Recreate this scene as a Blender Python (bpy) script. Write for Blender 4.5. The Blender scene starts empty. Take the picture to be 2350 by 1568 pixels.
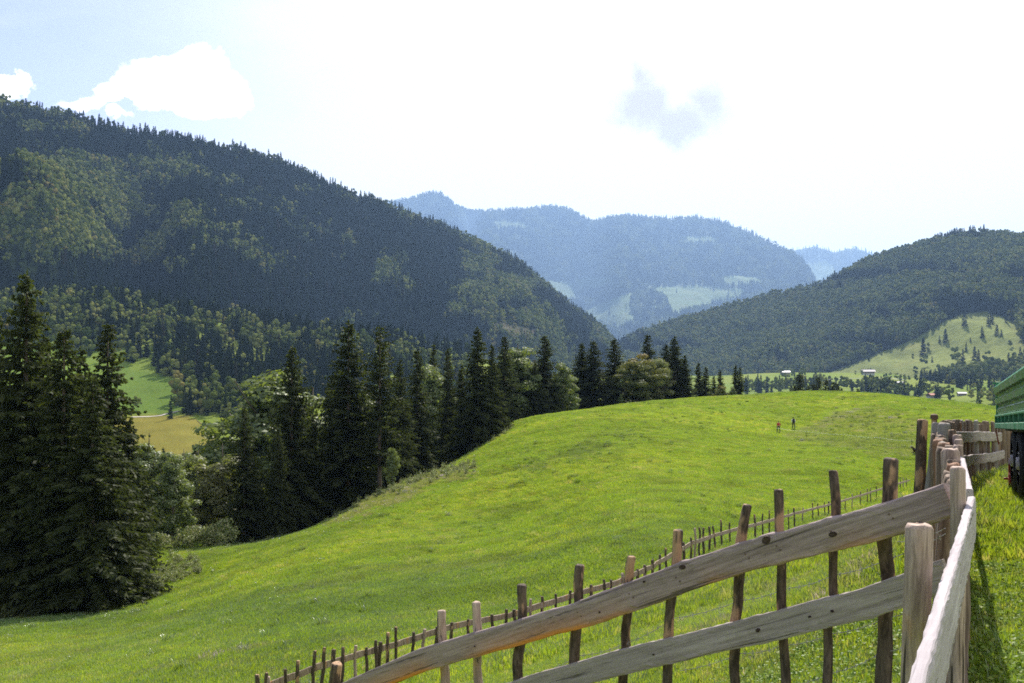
import bpy, math, random
import numpy as np
from mathutils import Vector, Matrix
random.seed(7); RNG = np.random.default_rng(11)
SC = bpy.context.scene
COL = SC.collection
R = math.radians

# ------------------------------------------------------------------ camera
FPX, HZ, CX = 2257.0, 840.0, 1175.0          # focal length in units of a 2350 px wide picture; eye level row
PITCH = math.atan((HZ - 784.0) / FPX)
cam_d = bpy.data.cameras.new('camera'); cam = bpy.data.objects.new('camera', cam_d); COL.objects.link(cam)
cam_d.sensor_width = 36.0; cam_d.lens = 36.0 * FPX / 2350.0
cam_d.clip_start = 0.05; cam_d.clip_end = 40000
cam.rotation_euler = (math.pi / 2 + PITCH, 0, 0)
SC.camera = cam

def ray(px, py):
    """world direction (y component 1) of a sight line"""
    cx = (px - CX) / FPX; cz = -(py - 784.0) / FPX
    cp, sp = math.cos(PITCH), math.sin(PITCH)
    y = cp - sp * cz; z = sp + cp * cz
    return np.array([cx / y, 1.0, z / y])
def P(px, py, d):
    return ray(px, py) * d
def proj(p):
    p = np.asarray(p, float)
    cp, sp = math.cos(PITCH), math.sin(PITCH)
    yy = p[..., 1] * cp + p[..., 2] * sp; zz = -p[..., 1] * sp + p[..., 2] * cp
    yy = np.where(yy < 1e-3, 1e-3, yy)
    return CX + p[..., 0] / yy * FPX, 784.0 - zz / yy * FPX

# ------------------------------------------------------------------ noise
def _hash(i, j, seed):
    h = (i.astype(np.int64) * 374761393 + j.astype(np.int64) * 668265263 + seed * 974634777) & 0xffffffff
    h = ((h ^ (h >> 13)) * 1274126177) & 0xffffffff
    return ((h ^ (h >> 16)) & 0xffff) / 65535.0
def vnoise(x, y, seed=0):
    x = np.asarray(x, float); y = np.asarray(y, float)
    i = np.floor(x); j = np.floor(y); fx = x - i; fy = y - j
    fx = fx * fx * (3 - 2 * fx); fy = fy * fy * (3 - 2 * fy)
    a = _hash(i, j, seed); b = _hash(i + 1, j, seed); c = _hash(i, j + 1, seed); d = _hash(i + 1, j + 1, seed)
    return (a * (1 - fx) + b * fx) * (1 - fy) + (c * (1 - fx) + d * fx) * fy
def fbm(x, y, o=4, seed=0):
    s = 0; a = 0.5; t = 0
    for k in range(o):
        s = s + a * (vnoise(x, y, seed + k * 17) * 2 - 1); t += a; a *= 0.5; x = x * 2.03 + 7.1; y = y * 2.03 + 3.7
    return s / t
def sstep(a, b, x):
    t = np.clip((x - a) / (b - a), 0, 1); return t * t * (3 - 2 * t)
def inpoly(px, py, poly):
    px = np.asarray(px, float); py = np.asarray(py, float); r = np.zeros(px.shape, bool); n = len(poly)
    for k in range(n):
        x1, y1 = poly[k]; x2, y2 = poly[(k + 1) % n]
        if y1 == y2: continue
        c = ((y1 > py) != (y2 > py)) & (px < (x2 - x1) * (py - y1) / (y2 - y1) + x1)
        r ^= c
    return r

# ------------------------------------------------------------------ object helpers
def tag(o, label=None, cat=None, group=None, kind=None):
    if label: o['label'] = label
    if cat: o['category'] = cat
    if group: o['group'] = group
    if kind: o['kind'] = kind
    return o
def np_mesh(name, V, F, mats=(), smooth=False, midx=None):
    """V (n,3); F (m,k) int array or list of such arrays"""
    me = bpy.data.meshes.new(name)
    Fs = F if isinstance(F, list) else [F]
    Fs = [np.asarray(f, np.int32) for f in Fs if len(f)]
    V = np.asarray(V, np.float32)
    tot = np.concatenate([np.full(len(f), f.shape[1], np.int32) for f in Fs])
    loops = np.concatenate([f.ravel() for f in Fs])
    me.vertices.add(len(V)); me.vertices.foreach_set('co', V.ravel())
    me.loops.add(len(loops)); me.loops.foreach_set('vertex_index', loops)
    me.polygons.add(len(tot)); st = np.zeros(len(tot), np.int32); st[1:] = np.cumsum(tot)[:-1]
    me.polygons.foreach_set('loop_start', st); me.polygons.foreach_set('loop_total', tot)
    me.polygons.foreach_set('use_smooth', np.full(len(tot), smooth, bool))
    if midx is not None: me.polygons.foreach_set('material_index', np.asarray(midx, np.int32))
    for m in (mats if isinstance(mats, (list, tuple)) else [mats]): me.materials.append(m)
    me.update(calc_edges=True); me.validate()
    return me
def add_obj(name, me, parent=None, loc=None):
    o = bpy.data.objects.new(name, me); COL.objects.link(o)
    if parent is not None: o.parent = parent
    if loc is not None: o.location = loc
    return o
def empty(name, loc, rz=0.0, scale=1.0):
    o = bpy.data.objects.new(name, None); COL.objects.link(o)
    o.location = loc; o.rotation_euler = (0, 0, rz); o.scale = (scale,) * 3 if not isinstance(scale, tuple) else scale
    o.empty_display_size = 0.2
    return o
def vcol(me, name, colors):
    a = me.color_attributes.new(name, 'FLOAT_COLOR', 'POINT')
    c = np.ones((len(colors), 4), np.float32); c[:, :3] = colors
    a.data.foreach_set('color', c.ravel())

class MB:
    """collects shapes into one mesh"""
    def __init__(s): s.V = []; s.F = {}; s.n = 0
    def add(s, V, F, mi=0):
        V = np.asarray(V, float); F = np.asarray(F, int)
        s.V.append(V); s.F.setdefault((F.shape[1], mi), []).append(F + s.n); s.n += len(V)
    def box(s, c, size, rot=None, mi=0):
        h = np.array(size) / 2.0
        V = np.array([[x, y, z] for x in (-1, 1) for y in (-1, 1) for z in (-1, 1)]) * h
        if rot is not None: V = V @ np.array(rot.to_3x3() if hasattr(rot, 'to_3x3') else rot).T
        V = V + np.array(c)
        s.add(V, [[0, 1, 3, 2], [4, 6, 7, 5], [0, 4, 5, 1], [2, 3, 7, 6], [0, 2, 6, 4], [1, 5, 7, 3]], mi)
    def tube(s, pts, rad, n=8, cap=True, mi=0, flat=1.0):
        pts = np.asarray(pts, float); m = len(pts)
        rad = np.full(m, rad, float) if np.isscalar(rad) else np.asarray(rad, float)
        V = []
        ref = None
        for k in range(m):
            t = pts[min(k + 1, m - 1)] - pts[max(k - 1, 0)]; t = t / (np.linalg.norm(t) + 1e-12)
            if ref is None:
                a = np.array([0, 0, 1.0]) if abs(t[2]) < 0.9 else np.array([1.0, 0, 0])
            else: a = ref
            u = np.cross(a, t); u /= np.linalg.norm(u) + 1e-12; v = np.cross(t, u); ref = v
            ref = np.cross(t, u)
            ang = np.arange(n) * 2 * math.pi / n
            V.append(pts[k] + rad[k] * (np.cos(ang)[:, None] * u + flat * np.sin(ang)[:, None] * v))
            ref = v
        V = np.concatenate(V)
        F = [[k * n + j, k * n + (j + 1) % n, (k + 1) * n + (j + 1) % n, (k + 1) * n + j] for k in range(m - 1) for j in range(n)]
        base = s.n
        s.add(V, F, mi)
        if cap:
            s.F.setdefault((n, mi), []).append(np.array([[base + j for j in range(n)][::-1], [base + (m - 1) * n + j for j in range(n)]]))
    def mesh(s, name, mats, smooth=False):
        V = np.concatenate(s.V); Fs = []; mi = []
        for (k, m), fl in s.F.items():
            f = np.concatenate(fl); Fs.append(f); mi.append(np.full(len(f), m))
        return np_mesh(name, V, Fs, mats, smooth, np.concatenate(mi))
    def build(s, name, mats, parent=None, smooth=False, loc=None):
        return add_obj(name, s.mesh(name, mats, smooth), parent, loc)

# ------------------------------------------------------------------ materials
def mat(name, fn):
    m = bpy.data.materials.new(name); m.use_nodes = True; nt = m.node_tree; nt.nodes.clear()
    out = nt.nodes.new('ShaderNodeOutputMaterial')
    N = NT(nt); sh = fn(N); nt.links.new(sh, out.inputs['Surface']); return m
class NT:
    def __init__(s, nt): s.nt = nt
    def n(s, t, props=None, **inp):
        nd = s.nt.nodes.new(t)
        for k, v in (props or {}).items(): setattr(nd, k, v)
        for k, v in inp.items():
            key = k.replace('_', ' ')
            sk = nd.inputs[int(k[1:])] if (k[0] == 'i' and k[1:].isdigit()) else nd.inputs[key]
            if isinstance(v, bpy.types.NodeSocket): s.nt.links.new(v, sk)
            else:
                if sk.type == 'RGBA' and len(v) == 3: v = (*v, 1)
                sk.default_value = v
        return nd
    def noise(s, vec, scale, detail=4, rough=0.55, dist=0.0):
        nd = s.n('ShaderNodeTexNoise', None, Scale=scale, Detail=detail, Roughness=rough, Distortion=dist)
        if vec is not None: s.nt.links.new(vec, nd.inputs['Vector'])
        return nd.outputs['Fac']
    def ramp(s, fac, stops):
        nd = s.nt.nodes.new('ShaderNodeValToRGB'); s.nt.links.new(fac, nd.inputs[0]); e = nd.color_ramp.elements
        while len(e) < len(stops): e.new(0.5)
        for k, (p, c) in enumerate(stops):
            e[k].position = p; e[k].color = (*c, 1) if len(c) == 3 else c
        return nd.outputs[0]
    def mix(s, fac, a, b, mode='MIX'):
        nd = s.nt.nodes.new('ShaderNodeMix'); nd.data_type = 'RGBA'; nd.blend_type = mode
        for sk, v in ((nd.inputs[0], fac), (nd.inputs[6], a), (nd.inputs[7], b)):
            if isinstance(v, bpy.types.NodeSocket): s.nt.links.new(v, sk)
            else: sk.default_value = (*v, 1) if isinstance(v, (tuple, list)) and len(v) == 3 else v
        return nd.outputs[2]
    def math(s, op, a, b=0.0, clamp=False):
        nd = s.nt.nodes.new('ShaderNodeMath'); nd.operation = op; nd.use_clamp = clamp
        for sk, v in ((nd.inputs[0], a), (nd.inputs[1], b)):
            if isinstance(v, bpy.types.NodeSocket): s.nt.links.new(v, sk)
            else: sk.default_value = v
        return nd.outputs[0]
    def mapr(s, v, a, b, c=0.0, d=1.0, smooth=True):
        nd = s.nt.nodes.new('ShaderNodeMapRange'); nd.interpolation_type = 'SMOOTHSTEP' if smooth else 'LINEAR'
        s.nt.links.new(v, nd.inputs[0])
        for k, x in enumerate((a, b, c, d)): nd.inputs[k + 1].default_value = x
        return nd.outputs[0]
    def bump(s, h, strength=0.5, dist=0.1):
        return s.n('ShaderNodeBump', None, Height=h, Strength=strength, Distance=dist).outputs[0]
    def bsdf(s, col, rough=0.7, normal=None, spec=0.3, metal=0.0):
        nd = s.n('ShaderNodeBsdfPrincipled', None, Base_Color=col, Roughness=rough, Metallic=metal)
        nd.inputs['Specular IOR Level'].default_value = spec
        if normal is not None: s.nt.links.new(normal, nd.inputs['Normal'])
        return nd.outputs[0]
    def coords(s, which='Object'):
        return s.nt.nodes.new('ShaderNodeTexCoord').outputs[which]
    def pos(s): return s.nt.nodes.new('ShaderNodeNewGeometry').outputs['Position']
    def scale(s, vec, sc):
        nd = s.nt.nodes.new('ShaderNodeMapping'); s.nt.links.new(vec, nd.inputs[0]); nd.inputs['Scale'].default_value = sc
        return nd.outputs[0]
    def attr(s, name):
        nd = s.nt.nodes.new('ShaderNodeAttribute'); nd.attribute_name = name; return nd.outputs['Color']
    def rnd(s): return s.nt.nodes.new('ShaderNodeObjectInfo').outputs['Random']
    def island(s): return s.nt.nodes.new('ShaderNodeNewGeometry').outputs['Random Per Island']

def leaf_shader(N, col, transl=0.45, tcol=None, rough=0.55, gloss=0.06):
    d = N.n('ShaderNodeBsdfDiffuse', None, Color=col).outputs[0]
    t = N.n('ShaderNodeBsdfTranslucent', None, Color=tcol if tcol is not None else col).outputs[0]
    m = N.n('ShaderNodeMixShader', None, Fac=transl, i1=d, i2=t).outputs[0]
    if gloss > 0:
        g = N.n('ShaderNodeBsdfGlossy', None, Color=(1, 1, 1, 1), Roughness=rough).outputs[0]
        m = N.n('ShaderNodeMixShader', None, Fac=gloss, i1=m, i2=g).outputs[0]
    return m
def spruce_f(N):
    r = N.rnd(); n = N.noise(N.coords(), 0.9, 3); i_ = N.island()
    c = N.mix(n, (0.009, 0.017, 0.004), (0.036, 0.045, 0.010)); c = N.mix(N.mapr(i_, 0.6, 1.0, 0, 0.6), c, (0.075, 0.085, 0.020))
    c = N.mix(N.math('MULTIPLY', r, 0.35), c, (0.045, 0.055, 0.018))
    return leaf_shader(N, c, 0.28, tcol=N.mix(0.5, c, (0.13, 0.17, 0.022)), rough=0.6, gloss=0.012)
def decid_f(N):
    r = N.rnd(); n = N.noise(N.coords(), 0.7, 3)
    i_ = N.island(); c = N.mix(n, (0.05, 0.09, 0.016), (0.14, 0.18, 0.035)); c = N.mix(N.mapr(i_, 0.6, 1.0, 0, 0.5), c, (0.22, 0.25, 0.07))
    c = N.mix(N.mapr(r, 0.75, 1.0), c, (0.15, 0.15, 0.035))
    t = N.mix(0.5, c, (0.34, 0.42, 0.03))
    return leaf_shader(N, c, 0.42, tcol=t, gloss=0.05)
def autumn_f(N):
    n = N.noise(N.coords(), 0.5, 3); sp = N.n('ShaderNodeSeparateXYZ', None, Vector=N.coords())
    g = N.mix(n, (0.055, 0.085, 0.018), (0.12, 0.14, 0.03))
    c = N.mix(N.mapr(N.math('ADD', sp.outputs[2], N.math('MULTIPLY', n, 4.0)), 14.5, 18.5, 0, 0.75), g, (0.26, 0.15, 0.022))
    return leaf_shader(N, c, 0.40, tcol=N.mix(0.4, c, (0.38, 0.36, 0.03)), gloss=0.03)
def far_conifer_f(N):
    r = N.rnd()
    c = N.ramp(r, [(0.0, (0.010, 0.022, 0.008)), (0.6, (0.019, 0.034, 0.011)), (0.96, (0.032, 0.045, 0.014)), (1.0, (0.06, 0.045, 0.024))])
    return leaf_shader(N, c, 0.15, gloss=0)
def far_decid_f(N):
    r = N.rnd()
    c = N.ramp(r, [(0.0, (0.05, 0.075, 0.016)), (0.5, (0.125, 0.155, 0.036)), (0.92, (0.24, 0.255, 0.07)), (1.0, (0.23, 0.19, 0.06))])
    return leaf_shader(N, c, 0.28, tcol=N.mix(0.4, c, (0.34, 0.40, 0.04)), gloss=0)
def bark_f(N):
    c = N.scale(N.coords(), (6, 6, 1.2)); n = N.noise(c, 3.0, 5)
    return N.bsdf(N.mix(n, (0.05, 0.038, 0.028), (0.17, 0.135, 0.10)), 0.9, N.bump(n, 0.7, 0.05))
def shrub_f(N):
    r = N.island()
    c = N.ramp(r, [(0, (0.09, 0.14, 0.02)), (0.5, (0.18, 0.22, 0.035)), (0.8, (0.24, 0.25, 0.07)), (1, (0.36, 0.33, 0.18))])
    return leaf_shader(N, c, 0.4, gloss=0.06)
M_SPRUCE = mat('spruce_needles', spruce_f); M_DECID = mat('broad_leaves', decid_f); M_AUTUMN = mat('autumn_leaves', autumn_f)
M_FCON = mat('conifer_foliage', far_conifer_f); M_FDEC = mat('broadleaf_foliage', far_decid_f)
M_BARK = mat('bark', bark_f); M_SHRUB = mat('shrub_leaves', shrub_f)
# ------------------------------------------------------------------ ground sheet (log-polar thin-plate surface)
G = []   # (px, py, depth)
G += [(2300,1568,5.1),(2600,1580,5.1),(2300,1300,8.1),(2300,1150,12.6),(2400,1100,16),(2230,1112,14.2),(2300,1082,17.2),(2600,1110,15),(2800,1300,8.1),(2450,1055,26),
      (2195,1712,4.35),(1900,1727,4.73),(1556,1766,5.29),(1170,1817,6.1),(800,1869,7.17),(400,1930,8.8),(2105,1249,9.5),(2000,1250,18),(2050,1180,38),
      (1900,1568,7.3),(1900,1350,14),(1900,1258,25),(1700,1420,13),(1500,1500,14),(1500,1610,10),(1250,1700,11),
      (300,1750,19),(2150,985,135),(2300,972,130),
      (1787,992,146),(1821,985,150),(1870,1040,112),(1980,1078,98),(2050,1020,125),
      (1500,1100,80),(1500,1190,55),(1700,1100,88),(1175,1200,78),(1175,1380,40),(1350,1300,44),
      (880,1130,120),(1060,1055,145),(760,1195,112),(520,1252,108),(320,1242,118),(0,1412,78),(150,1387,82),(290,1360,88),
      (0,1568,38),(300,1568,32),(600,1500,32),(600,1350,62),(850,1300,60),(850,1450,34),(300,1450,58),(0,1480,55),
      (1175,975,165),(1300,955,180),(1400,938,190),(1550,920,200),(1700,908,205),(1870,901,210),(2000,908,207),(2150,928,202),(2290,952,195),(2420,975,190),
      (-500,1600,40),(-500,1420,85),(2900,1100,60),(2900,1050,200)]
GZ = [(0,-30,120),(300,-33,150),(520,-33,150),(800,-29,165),(1000,-27,195),(1175,-21,225),(1500,-21,265),(1870,-20,275),(2200,-24,265),(2500,-28,260),(-500,-36,160),
      (0,-58,260),(500,-58,300),(1000,-60,400),(1500,-62,480),(2000,-60,480),(2500,-55,480),(-600,-55,300)]
FENCE2 = [(600,1572,21),(725,1525,21.6),(819,1496,22.2),(916,1470,23),(1033,1433,23.8),(1170,1406,25),(1287,1369,26.4),(1365,1345,27.5),(1419,1330,28.5),(1502,1291,31),(1585,1243,35),(1672,1215,41),(1744,1198,48),(1816,1178,57),(1925,1150,70),(1997,1128,82),(2085,1101,98)]
G2 = [(1990,858,1900),(1802,856,1900),(1900,866,1650),(2055,880,1500),(2140,908,1150),(2205,906,1150),(2250,932,900),(1700,885,1500),(2350,922,950),(2000,900,1250),(2300,880,1400),
      (1500,900,1500),(1300,880,2000),(1000,880,1500),
      (400,985,620),(500,1003,600),(330,952,700),(430,945,710),(370,900,800),(350,845,900),(560,890,830),(200,850,860),
      (300,738,1060),(100,735,1010),(600,768,1130),(900,788,1210),(1050,815,1300),(600,870,920),(800,875,950),(1000,880,1050),(-500,760,1000),(-500,860,800),(2900,860,1500)]
GZ2 = [(px, z, d) for d, z in ((2600, -30), (4500, -20), (9000, 0), (14000, 0)) for px in (-600, 0, 600, 1200, 1800, 2400, 2900)]
GZ = GZ + [(px, P(px, py, d)[2] - 0.9, d) for px, py, d in FENCE2]
pts = []
for (px, py, d) in G + G2:
    p = P(px, py, d); pts.append(p)
for (px, z, d) in GZ + GZ2:
    p = P(px, HZ, d); pts.append(np.array([p[0], d, z]))
pts = np.array(pts)
NEARR = [(a, r, z) for r, z in ((0.6, -1.62), (2.5, -1.68)) for a in (-40, -20, 0, 20, 40)]
th = list(np.arctan2(pts[:, 0], pts[:, 1])); rr = list(np.hypot(pts[:, 0], pts[:, 1])); zz = list(pts[:, 2])
for a, r, z in NEARR: th.append(R(a)); rr.append(r); zz.append(z)
th = np.array(th); rr = np.array(rr); zz = np.array(zz)
TA = 1.6    # weight of azimuth against ln r
cU = np.stack([th * TA * 1.8, np.log(rr)], 1)
def _k(d2): return 0.5 * d2 * np.log(d2 + 1e-12)
def tps_fit(X, y, lam=2e-4):
    n = len(X); D = ((X[:, None] - X[None]) ** 2).sum(2); K = _k(D) + lam * np.eye(n)
    Pm = np.c_[np.ones(n), X]; A = np.zeros((n + 3, n + 3)); A[:n, :n] = K; A[:n, n:] = Pm; A[n:, :n] = Pm.T
    return np.linalg.solve(A, np.r_[y, 0, 0, 0])
TW = tps_fit(cU, zz / rr)
def ground_z(x, y, detail=True):
    x = np.atleast_1d(np.asarray(x, float)); y = np.atleast_1d(np.asarray(y, float))
    t = np.arctan2(x, y); r = np.maximum(np.hypot(x, y), 0.6)
    def ev(tt, r):
        out = np.zeros(len(tt)); n = len(cU)
        for s in range(0, len(tt), 20000):
            X = np.stack([tt[s:s + 20000] * TA * 1.8, np.log(r[s:s + 20000])], 1)
            D = ((X[:, None] - cU[None]) ** 2).sum(2)
            out[s:s + 20000] = _k(D) @ TW[:n] + TW[n] + X @ TW[n + 1:]
        return out * r
    lim = R(42.0)
    z = ev(np.clip(t, -lim, lim), r)
    w = sstep(lim, R(150), np.abs(t))
    zc = -1.7 - 0.004 * r
    z = z * (1 - w) + zc * w
    if detail:
        a = sstep(8, 40, r)
        z = z + a * 0.30 * fbm(x / 9, y / 5, 4, 5) + sstep(25, 60, r) * 0.10 * fbm(x / 2.6, y / 1.8, 3, 6) + 0.03 * fbm(x / 1.7, y / 1.7, 3, 9) + sstep(60, 150, r) * 0.35 * fbm(x / 26, y / 26, 3, 21)
        z = z + sstep(300, 900, r) * 5.0 * fbm(x / 160, y / 160, 3, 31)
    return z

# meadow, field and path outlines given as world polygons (from sight lines and depths)
def wpoly(lst): return [tuple(P(px, py, d)[:2]) for px, py, d in lst]
YELLOW = wpoly([(320,952,690),(380,958,690),(440,960,690),(480,985,640),(510,1003,600),(520,1030,560),(420,1060,500),(330,1060,500),(240,1000,600),(240,955,690)])
GR_FLD = wpoly([(240,830,905),(300,842,895),(350,850,890),(420,862,870),(620,895,850),(620,915,800),(430,945,710),(330,952,700),(240,952,700)])
GROUND_ANG = np.concatenate([np.linspace(-180, -44, 60, endpoint=False), np.linspace(-44, 44, 900, endpoint=False), np.linspace(44, 180, 60)])
GROUND_R = np.exp(np.concatenate([np.linspace(math.log(0.6), math.log(350), 520, endpoint=False), np.linspace(math.log(350), math.log(17500), 260)]))
A_, R_ = np.meshgrid(np.radians(GROUND_ANG), GROUND_R, indexing='ij')
gx = R_ * np.sin(A_); gy = R_ * np.cos(A_)
gz = ground_z(gx.ravel(), gy.ravel()).reshape(gx.shape)
V = np.stack([gx, gy, gz], 2).reshape(-1, 3)
nA, nR = gx.shape
ii, jj = np.meshgrid(np.arange(nA - 1), np.arange(nR - 1), indexing='ij')
F = np.stack([ii * nR + jj, (ii + 1) * nR + jj, (ii + 1) * nR + jj + 1, ii * nR + jj + 1], 2).reshape(-1, 4)[:, ::-1]
# inner disc
cen = len(V); V = np.vstack([V, [[0, 0, -1.62]]])
F3 = np.array([[k * nR, cen, (k + 1) * nR] for k in range(nA - 1)])
X, Y = V[:, 0], V[:, 1]; rad = np.hypot(X, Y)
cover_doc = 0
# cover colours: real differences in what grows there
def meadow_cover(X, Y, pX, pY, rad):
  n1 = fbm(X / 14, Y / 14, 4, 3); n2 = fbm(X / 3.1, Y / 3.1, 4, 4); n3 = fbm(X / 45, Y / 45, 3, 8)
  gA = np.array([0.205, 0.30, 0.010]); gB = np.array([0.295, 0.365, 0.013]); gC = np.array([0.09, 0.185, 0.012]); dry = np.array([0.24, 0.20, 0.075])
  c = gA + (gB - gA) * sstep(-0.25, 0.45, n1)[:, None]
  c = c + (gC - c) * (0.75 * sstep(0.0, 0.45, n3 + 0.4 * n2))[:, None]
  c = c * (1 - 0.22 * sstep(0.1, 0.5, n2 * 0.6 + fbm(X / 6, Y / 2.2, 3, 41)))[:, None]
  def soft(poly_px, blur):       # 1 inside a sight-line polygon, ragged edge
      j = blur
      return inpoly(pX + j * n2 * 2, pY + j * fbm(X / 2.0, Y / 2.0, 3, 77) * 2, poly_px).astype(float)
  near = rad < 330
  rough = soft([(1860,985),(1905,955),(1960,940),(2110,955),(2120,1040),(1960,1040),(1820,1012)], 12) * near        # trampled rough pasture
  c = c + (np.array([0.16, 0.17, 0.045]) - c) * (rough * 0.5)[:, None]
  trk = soft([(1795,1000),(1870,975),(1930,945),(1965,936),(1972,943),(1935,957),(1875,990),(1800,1010)], 5) * near
  c = c + (np.array([0.22, 0.20, 0.09]) - c) * (trk * 0.5)[:, None]
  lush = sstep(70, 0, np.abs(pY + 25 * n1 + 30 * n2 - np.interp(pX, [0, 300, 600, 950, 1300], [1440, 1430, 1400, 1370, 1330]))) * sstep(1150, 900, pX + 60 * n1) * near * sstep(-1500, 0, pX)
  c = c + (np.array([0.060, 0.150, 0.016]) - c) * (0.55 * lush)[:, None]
  lush2 = sstep(38, 0, np.abs(pY + 20 * n2 - np.interp(pX, [1180, 1300, 1420, 1560, 1700], [1085, 1050, 1010, 990, 985]))) * sstep(1180, 1260, pX) * sstep(1480, 1400, pX) * near * (fbm(X / 1.2, Y / 3, 3, 71) > -0.05)
  c = c + (np.array([0.055, 0.11, 0.02]) - c) * (0.8 * lush2)[:, None]
  tus = sstep(0.18, 0.42, fbm(X / 0.9, Y / 2.4, 3, 73)) * sstep(30, 60, rad)
  c = c * (1 - 0.30 * tus[:, None])
  strw = sstep(0.3, 0.6, fbm(X / 5, Y / 5, 3, 75)) * 0.15 * near
  c = c + (np.array([0.36, 0.33, 0.07]) - c) * strw[:, None]
  edge = soft([(870,1130),(1000,1078),(1090,1068),(1100,1085),(1010,1110),(900,1160),(780,1205),(740,1205)], 10) * near
  c = c + (dry * 1.0 - c) * (edge * 0.7)[:, None]
  soil = soft([(1050,1545),(1250,1485),(1420,1420),(1520,1375),(1500,1362),(1400,1395),(1240,1450),(1050,1515)], 8) * near * (n2 > -0.15)
  c = c + (np.array([0.10, 0.06, 0.035]) - c) * (soil * 0.85)[:, None]
  dryn = (rad < 40) * sstep(0.25, 0.6, fbm(X / 1.3, Y / 1.3, 3, 55)) * 0.6
  c = c + (dry - c) * dryn[:, None]
  return c
pX, pY = proj(V); n2 = fbm(X / 3.1, Y / 3.1, 4, 4)
c = meadow_cover(X, Y, pX, pY, rad)
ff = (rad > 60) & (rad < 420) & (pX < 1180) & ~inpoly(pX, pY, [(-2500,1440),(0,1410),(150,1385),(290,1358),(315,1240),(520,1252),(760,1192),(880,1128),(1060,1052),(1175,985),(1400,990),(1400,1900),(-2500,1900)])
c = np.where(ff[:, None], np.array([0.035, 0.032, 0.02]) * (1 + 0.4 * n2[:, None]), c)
far = rad > 420
cf = np.array([0.13, 0.21, 0.018]) + (np.array([0.23, 0.26, 0.03]) - np.array([0.13, 0.21, 0.018])) * sstep(-0.3, 0.5, fbm(X / 130, Y / 130, 4, 14))[:, None]
c = np.where(far[:, None], cf, c)
jx = 14 * fbm(X / 40, Y / 40, 3, 91); jy = 20 * fbm(X / 40, Y / 40, 3, 92)
c = np.where((inpoly(X + jx, Y + jy, YELLOW) & far)[:, None], np.array([0.25, 0.19, 0.03]) * (1 + 0.35 * fbm(X / 25, Y / 9, 3, 15)[:, None]), c)
c = np.where((inpoly(X + jx, Y + jy, GR_FLD) & far)[:, None], np.array([0.10, 0.175, 0.018]) * (1 + 0.2 * fbm(X / 30, Y / 30, 3, 16)[:, None]), c)
def ground_f(N):
    base = N.attr('cover'); p = N.pos()
    n = N.noise(p, 2.2, 6, 0.65); nb = N.noise(p, 0.35, 5, 0.6); nf = N.noise(N.scale(p, (1, 1, 0.3)), 14.0, 4, 0.6)
    c = N.mix(N.mapr(n, 0.35, 0.72), base, (0.045, 0.085, 0.012), 'MIX')
    c = N.mix(0.55, base, c)
    c = N.mix(N.mapr(nb, 0.45, 0.7, 0, 0.35), c, (0.22, 0.25, 0.03))
    h = N.math('ADD', N.math('MULTIPLY', n, 1.0), N.math('MULTIPLY', nf, 0.35))
    h = N.math('ADD', h, N.math('MULTIPLY', nb, 2.0))
    nor = N.bump(h, 0.75, 0.35)
    d = N.n('ShaderNodeBsdfDiffuse', None, Color=c, Roughness=0.6, Normal=nor).outputs[0]
    g = N.n('ShaderNodeBsdfGlossy', None, Color=(0.9, 1, 0.5, 1), Roughness=0.55, Normal=nor).outputs[0]
    return N.n('ShaderNodeMixShader', None, Fac=0.02, i1=d, i2=g).outputs[0]
M_GROUND = mat('meadow_turf', ground_f)
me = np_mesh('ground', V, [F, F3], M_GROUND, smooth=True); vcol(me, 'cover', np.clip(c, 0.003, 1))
tag(add_obj('ground', me), kind='structure')

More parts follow.
